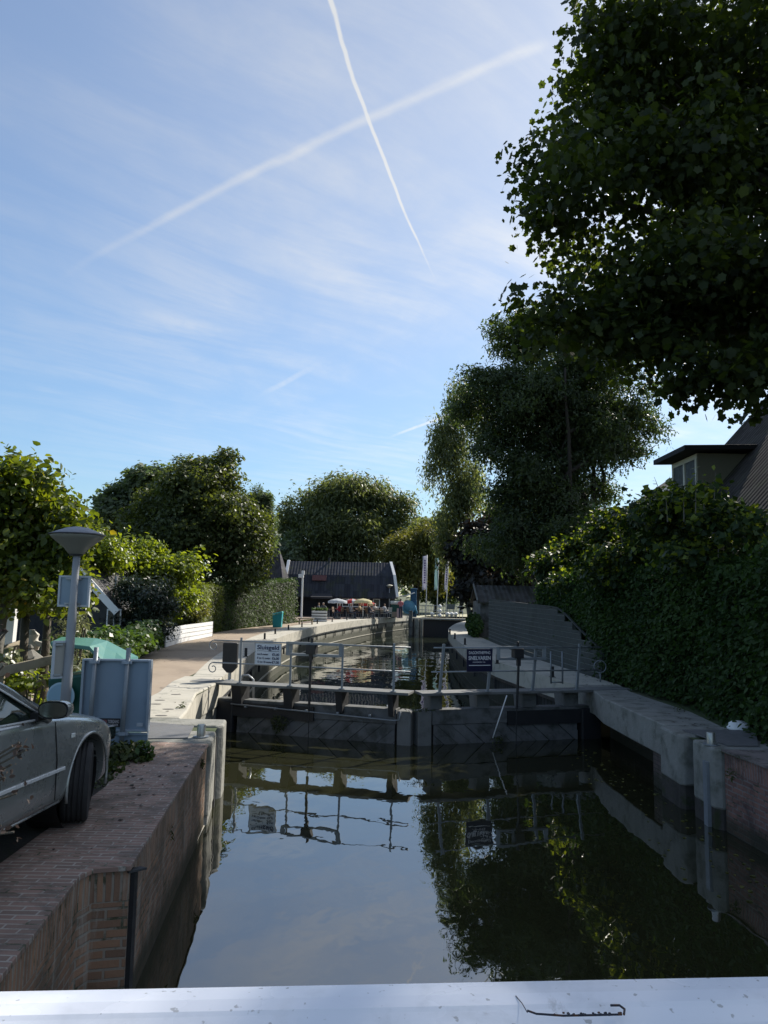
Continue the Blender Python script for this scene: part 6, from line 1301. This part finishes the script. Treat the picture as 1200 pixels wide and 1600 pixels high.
# far park lamp, bin, board
b = fl(608, 66); zt = at(608, 915, 66).z
t = thing('street_lamp', 'cream conical park lamp on the far terrace beside the green waste bin', 'street lamp', b); m1, m2 = MB(), MB(); lamp_head(m1, m2, Vector((b.x, 66, zt-.0)), .30)
m1.build('hood', mat('cream_hood', (.5, .48, .38), .5, .05), t, smooth=True); m2.build('bowl', M_bowl, t, smooth=True); mb = MB(); mb.tube([b, (b.x, 66, zt-.22)], [.06, .04], 10); mb.build('pole', M_pole, t, smooth=True)
b = fl(619, 65.6); t = thing('waste_bin', 'dark green waste container with rounded pale lid right of the far lamp', 'waste bin', b)
mb = MB(); mb.box(b+Vector((0, 0, .6)), (.95, .8, 1.1)); mb.build('body', M_dgreen, t, bevel=.05); mb = MB(); mb.xprism([(-.42, 1.16), (-.40, 1.34), (-.2, 1.46), (.2, 1.46), (.42, 1.30), (.42, 1.16)], -.52, .52, b+Vector((0, 0, 0))); mb.build('lid', mat('pale_lid', (.45, .47, .42), .5, .1), t, bevel=.04)
mb = MB(); mb.box(b+Vector((-.02, -.43, .3)), (.7, .03, .45)); mb.build('front_panel', mat('tan_panel', (.30, .26, .20), .7, .1), t)
b = fl(624.5, 64.8); t = thing('advertising_board', 'leaning pale pink folding board right of the green waste bin', 'folding board', b)
for s_ in (1, -1): mb = MB(); mb.box(b+Vector((0, s_*.16, .42)), (.5, .03, .86), 0, 0, R(-18*-s_)); mb.build('panel', mat('pale_pink_board', (.55, .38, .34), .6, .1), t)
# hoisting post left (white) of terrace
b = Vector((at(472, 930, 58).x, 58, 0)); t = thing('light_post', 'short white post with a box lamp rising above the clipped hedge', 'lamp post', b); zt = at(472, 897, 58).z
mb = MB(); mb.tube([b, (b.x, 58, zt)], .07, 8); mb.build('pole', M_white, t); mb = MB(); mb.box((b.x-.12, 58, zt-.15), (.4, .25, .28)); mb.box((b.x+.02, 58, zt+.1), (.22, .2, .32)); mb.build('lamp_box', M_white, t, bevel=.02)
# blue pump
Yq = 69; b = Vector((at(644, 960, Yq).x, Yq, .012)); px_m = Yq/FPX
M_pump = mat('pump_blue', (.11, .30, .46), .4, .15, 4, .1, 30); M_pump2 = mat('pump_dark_blue', (.025, .09, .18), .45, .2, 4, .1, 30)
t = thing('blue_pump', 'tall blue pump machine with round drum and crank arm at the far lock head', 'pump', b)
o_ = at(638, 958, Yq-.35); mb = MB(); R_ = 10.5*px_m; cz = at(638, 948.5, Yq).z
mb.tube([(o_.x+x, Yq-.7+abs(x)*0, cz) for x in (0,)]+[(o_.x, Yq+.1, cz)], R_, 28); mb.tube([(o_.x, Yq-.85, cz), (o_.x, Yq-.7, cz)], [R_*.3, R_*.75], 20); mb.build('drum', M_pump, t, smooth=True, auto=40)
mb = MB(); x0, x1 = at(640, 950, Yq).x, at(651, 950, Yq).x; z1 = at(645, 921, Yq).z; z2 = at(645, 938, Yq).z; mb.box(((x0+x1)/2, Yq+.1, z2/2), (x1-x0, .8, z2)); mb.box(((x0+x1)/2+.02, Yq+.1, (z1+z2)/2), ((x1-x0)*.85, .7, z1-z2)); mb.box(((x0+x1)/2+.05, Yq+.1, z1+.03), ((x1-x0)*1.0, .85, .14)); mb.build('column', M_pump2, t, bevel=.06)
mb = MB(); q0, q1, q2 = at(624, 931.5, Yq-.4), at(634, 931, Yq-.4), at(648, 926, Yq-.4); mb.tube([q0, q1, q2], .05, 8); mb.build('crank_arm', M_white, t, smooth=True)
mb = MB(); q = at(647, 957, Yq-.5); mb.tube([at(643, 942, Yq-.5), at(648, 948, Yq-.5), at(651, 959, Yq-.5)], .12, 8); mb.build('outlet', M_pump, t, smooth=True)
# far gate, piles, rails, white bollards
A, B_ = gp(642, 966), gp(735, 968.5); A.z = B_.z = 0; d = (B_-A).normalized(); L = (B_-A).length
t = thing('lock_gate_leaf', 'far lock gate with pale walkway at the other end of the chamber', 'lock gate', A)
mb = MB(); mb.bar(A+Vector((0, 0, .02)), B_+Vector((0, 0, .02)), .7, .12); mb.build('walkway', M_conc, t); mb = MB(); mb.bar(A+Vector((0, .2, -1.6)), B_+Vector((0, .2, -1.6)), .3, 3.0); mb.build('planking', M_black, t)
for px, w_, lab in ((641.5, .32, 'tall pile at the left head of the far lock gate'), (651, .42, 'pale topped pile of the far lock, middle one'), (658.5, .26, 'thin pile right of the pale topped pile at the far lock')):
    q = gp(px, 967.5); top = .70 if px < 645 else .05; mb = MB(); mb.tube([(q.x, q.y-.25, -3), (q.x, q.y-.25, top)], w_/2, 10); tag(mb.build('mooring_pile', M_wood if px < 645 else M_conc2, smooth=True, auto=40), lab, 'pile', 'piles at the far lock gate')
t = thing('metal_railing', 'pale metal railing across the far lock head behind the flagpoles', 'railing', A+Vector((0, 3, 0)))
M_rl2 = mat('pale_rail', (.50, .53, .55), .5, .05)
r0, r1 = at(655, 943, 74), at(723, 947, 70)
for z in (1.05, .6): mb = MB(); mb.bar((r0.x, r0.y, z), (r1.x, r1.y, z), .05); mb.build('rail', M_rl2, t)
for k in range(15): p = Vector((r0.x, r0.y, 0)).lerp(Vector((r1.x, r1.y, 0)), k/14); mb = MB(); mb.bar(p, p+Vector((0, 0, 1.05)), .045); mb.build('rail_post', M_rl2, t)
q = at(704, 951, 70.5); tag((lambda m_: (m_.box((q.x, 70.3, 1.0), (.75, .05, .5)), m_.tube([(q.x-.3, 70.34, 0), (q.x-.3, 70.34, 1.2)], .03, 6), m_.tube([(q.x+.3, 70.34, 0), (q.x+.3, 70.34, 1.2)], .03, 6), m_.build('notice_sign', mat('dark_sign', (.12, .14, .15), .6, .1)))[-1])(MB()), 'grey framed notice sign on two legs at the far lock railing', 'sign')
for k, (px, lab) in enumerate(((675, 'white capped bollard below the left flagpole'), (699, 'white capped bollard, left of three on the far lock head'), (705.5, 'white capped bollard, middle of three on the far lock head'), (712, 'white capped bollard, right of three on the far lock head'), (687, 'double white round lamp stack between the flagpoles'))):
    q = gp(px, 964.5, .08); q.z = .08; mb = MB()
    if k == 4:
        for zz in (0, .4, .8): mb.lathe([(.05, zz), (.17, zz+.08), (.17, zz+.25), (.05, zz+.34)], q, 14)
    else: mb.lathe([(.12, 0), (.12, .22), (.20, .24), (.20, .36), (.10, .44), (.02, .46)], q, 14)
    tag(mb.build('bollard', M_white, smooth=True), lab, 'bollard', 'white bollards at the far lock head')
# flags
for k, (px, pt_, lab, w_, h_, cl_) in enumerate(((666, 867, 'tall white banner flag with vertical purple marks, leftmost of three', 5, 52, (.62, .62, .70)), (683, 870, 'pale teal and white banner flag in the middle of the three flagpoles', 4.2, 50, (.45, .60, .60)), (697, 872, 'narrow white banner flag, rightmost, against the dark tree', 3.4, 50, (.60, .60, .66)))):
    Yf = 68+k*.8; b = fl(px-.5+k*.0, Yf); tpt = at(px+1.5+k*1.2, pt_, Yf)
    t = thing('banner_flag', lab, 'flag', b, 'banner flags at the far lock'); mb = MB(); mb.tube([b, tpt], [.05, .03], 8); mb.build('pole', M_white, t, smooth=True)
    mb = MB(); W = w_*px_m*1.35; H_ = h_*px_m; nrow = 14; vs = []
    for i in range(nrow+1):
        f = i/nrow; base_ = tpt.lerp(Vector(b), (f*H_)/(tpt.z))+Vector((0, -.02, -.05))
        for j in range(4): u = j/3; vs.append((base_.x-W*u, base_.y+.06*math.sin(f*7+u*3), base_.z-.10*u))
    fs = [(i*4+j, i*4+j+1, (i+1)*4+j+1, (i+1)*4+j) for i in range(nrow) for j in range(3)]; mb.add(vs, fs); cl = mb.build('cloth', canv('flag_cloth', cl_), t, smooth=True)
    so = cl.modifiers.new('thick', 'SOLIDIFY'); so.thickness = .01
    if k != 1:
        mb = MB()
        for i in range(2, 12):
            v = Vector(vs[i*4+1]).lerp(Vector(vs[i*4+2]), .5); mb.box(v+Vector((0, -.04, 0)), (W*.36, .01, H_/nrow*.62), random.uniform(-.1, .1))
        mb.build('vertical_marks', mat('flag_purple', (.10, .07, .25), .7, .1), t)
    else:
        mb = MB(); v = Vector(vs[3*4+1]); mb.box(v+Vector((-.02, -.05, 0)), (W*.75, .012, .35)); mb.build('dark_emblem', M_black, t)
# ------------------------------------------------------------------ house on the right with dormer
S0, X0, Z0 = 1.12, 10.2, 4.9
rz_ = lambda x: Z0+S0*(x-X0)
xe, xt = 9.15, 15.6; y0, y1 = 16.0, 27.2
t = thing('brick_house', 'house with steep dark tiled roof and flat roofed dormer above the right hedge', 'house', (12, 20, 0))
mb = MB(); xw = xe+.5; ztop = rz_(xw)-.25; mb.add([(xw, y0+.2, 0), (20.8, y0+.2, 0), (20.8, y1-.2, 0), (xw, y1-.2, 0), (xw, y0+.2, ztop), (20.8, y0+.2, ztop), (20.8, y1-.2, ztop), (xw, y1-.2, ztop), (xt, y0+.2, rz_(xt)-.25), (xt, y1-.2, rz_(xt)-.25)], [(0, 3, 2, 1), (0, 4, 7, 3), (1, 2, 6, 5), (0, 1, 5, 8, 4), (2, 3, 7, 9, 6)])
mb.build('wall', brick_mat('house_brick', (.16, .11, .09), (.10, .07, .06), (.18, .17, .15), .22, .066, .01, use='OBJ', swap=False), t)
mb = MB(); xo = 2*xt-xe; vs = [(xe, y0, rz_(xe)), (xt, y0, rz_(xt)), (xo, y0, rz_(xe)), (xe, y1, rz_(xe)), (xt, y1, rz_(xt)), (xo, y1, rz_(xe))]; vs += [(a, b, c_-.16) for a, b, c_ in vs]
mb.add(vs, [(0, 1, 4, 3), (1, 2, 5, 4), (6, 9, 10, 7), (7, 10, 11, 8), (0, 3, 9, 6), (2, 8, 11, 5), (0, 6, 7, 1), (1, 7, 8, 2), (3, 4, 10, 9), (4, 5, 11, 10)])
mb.build('roof', tile_mat('dark_roof_tiles', (.050, .048, .047), (.026, .025, .025), .26, .30, 'yx'), t)
mb = MB(); mb.bar((xe-.02, y1+.02, rz_(xe)-.05), (xt, y1+.02, rz_(xt)-.05), .05, .2); mb.build('verge_board', M_beam, t)
dxf, dy0, dy1, dz0, dz1 = 10.25, 24.0, 26.1, 4.95, 6.78
M_render = mat('cream_boarding', (.20, .195, .155), .8, .1, 3, .1, 30)
mb = MB(); xk = X0+(dz1-Z0)/S0+.3; mb.add([(dxf, dy0, dz0), (dxf, dy0, dz1), (xk, dy0, dz1), (dxf, dy1, dz0), (dxf, dy1, dz1), (xk, dy1, dz1)], [(0, 1, 2), (3, 5, 4), (1, 4, 5, 2), (0, 2, 5, 3), (0, 3, 4, 1)]); d_ = mb.build('dormer', M_render, t)
mb = MB(); mb.add([(dxf-.55, dy0-.35, dz1+.02), (xk+.2, dy0-.35, dz1+.10), (xk+.2, dy1+.35, dz1+.10), (dxf-.55, dy1+.35, dz1+.02), (dxf-.55, dy0-.35, dz1+.19), (xk+.2, dy0-.35, dz1+.26), (xk+.2, dy1+.35, dz1+.26), (dxf-.55, dy1+.35, dz1+.19)], [(0, 3, 2, 1), (4, 5, 6, 7), (0, 1, 5, 4), (1, 2, 6, 5), (2, 3, 7, 6), (3, 0, 4, 7)]); mb.build('flat_roof', M_tarred, d_, bevel=.01)
mb = MB(); mb.box((dxf-.012, (dy0+dy1)/2, dz1-.10), (.03, dy1-dy0, .16)); 
for yy in (dy0+.08, (dy0+dy1)/2, dy1-.08): mb.box((dxf-.014, yy, (dz0+dz1)/2-.08), (.04, .12, dz1-dz0-.2))
mb.build('window_frame', mat('cream_frame', (.48, .47, .40), .5, .05), d_)
mb = MB()
for yy in (dy0+.54, dy1-.54): mb.box((dxf-.004, yy, (dz0+dz1)/2-.08), (.012, .80, dz1-dz0-.2))
mb.build('pane', mat('dormer_glass', (.02, .022, .022), .35, .05, spec=.15), d_)
# lower far roof left of the dormer
t = thing('outbuilding', 'low roof with white edge just left of the dormer, above the vine', 'outbuilding', (12.5, 33, 0)); x0, x1, zz0, zz1 = at(985, 800, 33).x, at(1055, 758, 33).x, at(985, 802, 33).z, at(1055, 756, 33).z
mb = MB(); mb.add([(x0, 33, zz0), (x1+3, 33, zz1+3*(zz1-zz0)/(x1-x0)), (x1+3, 37, zz1+3*(zz1-zz0)/(x1-x0)), (x0, 37, zz0), (x0, 33, zz0-.2), (x1+3, 33, zz1-.2+3*(zz1-zz0)/(x1-x0)), (x1+3, 37, zz1-.2+3*(zz1-zz0)/(x1-x0)), (x0, 37, zz0-.2)], [(0, 1, 2, 3), (7, 6, 5, 4), (0, 4, 5, 1), (1, 5, 6, 2), (2, 6, 7, 3), (3, 7, 4, 0)]); mb.build('roof', tile_mat('outbuilding_tiles', (.09, .085, .085), (.05, .05, .05), .26, .30, 'yx'), t)
mb = MB(); mb.add([(x0+.3, 33.15, 0), (x1+2.9, 33.15, 0), (x1+2.9, 36.8, 0), (x0+.3, 36.8, 0), (x0+.3, 33.15, zz0-.1), (x1+2.9, 33.15, zz1+1), (x1+2.9, 36.8, zz1+1), (x0+.3, 36.8, zz0-.1)], [(0, 1, 5, 4), (1, 2, 6, 5), (2, 3, 7, 6), (3, 0, 4, 7)]); mb.build('wall', M_tarred, t)
mb = MB(); mb.bar((x0, 32.96, zz0+.0), (x1+3, 32.96, zz1+3*(zz1-zz0)/(x1-x0)), .05, .16); mb.build('verge_board', M_white, t)
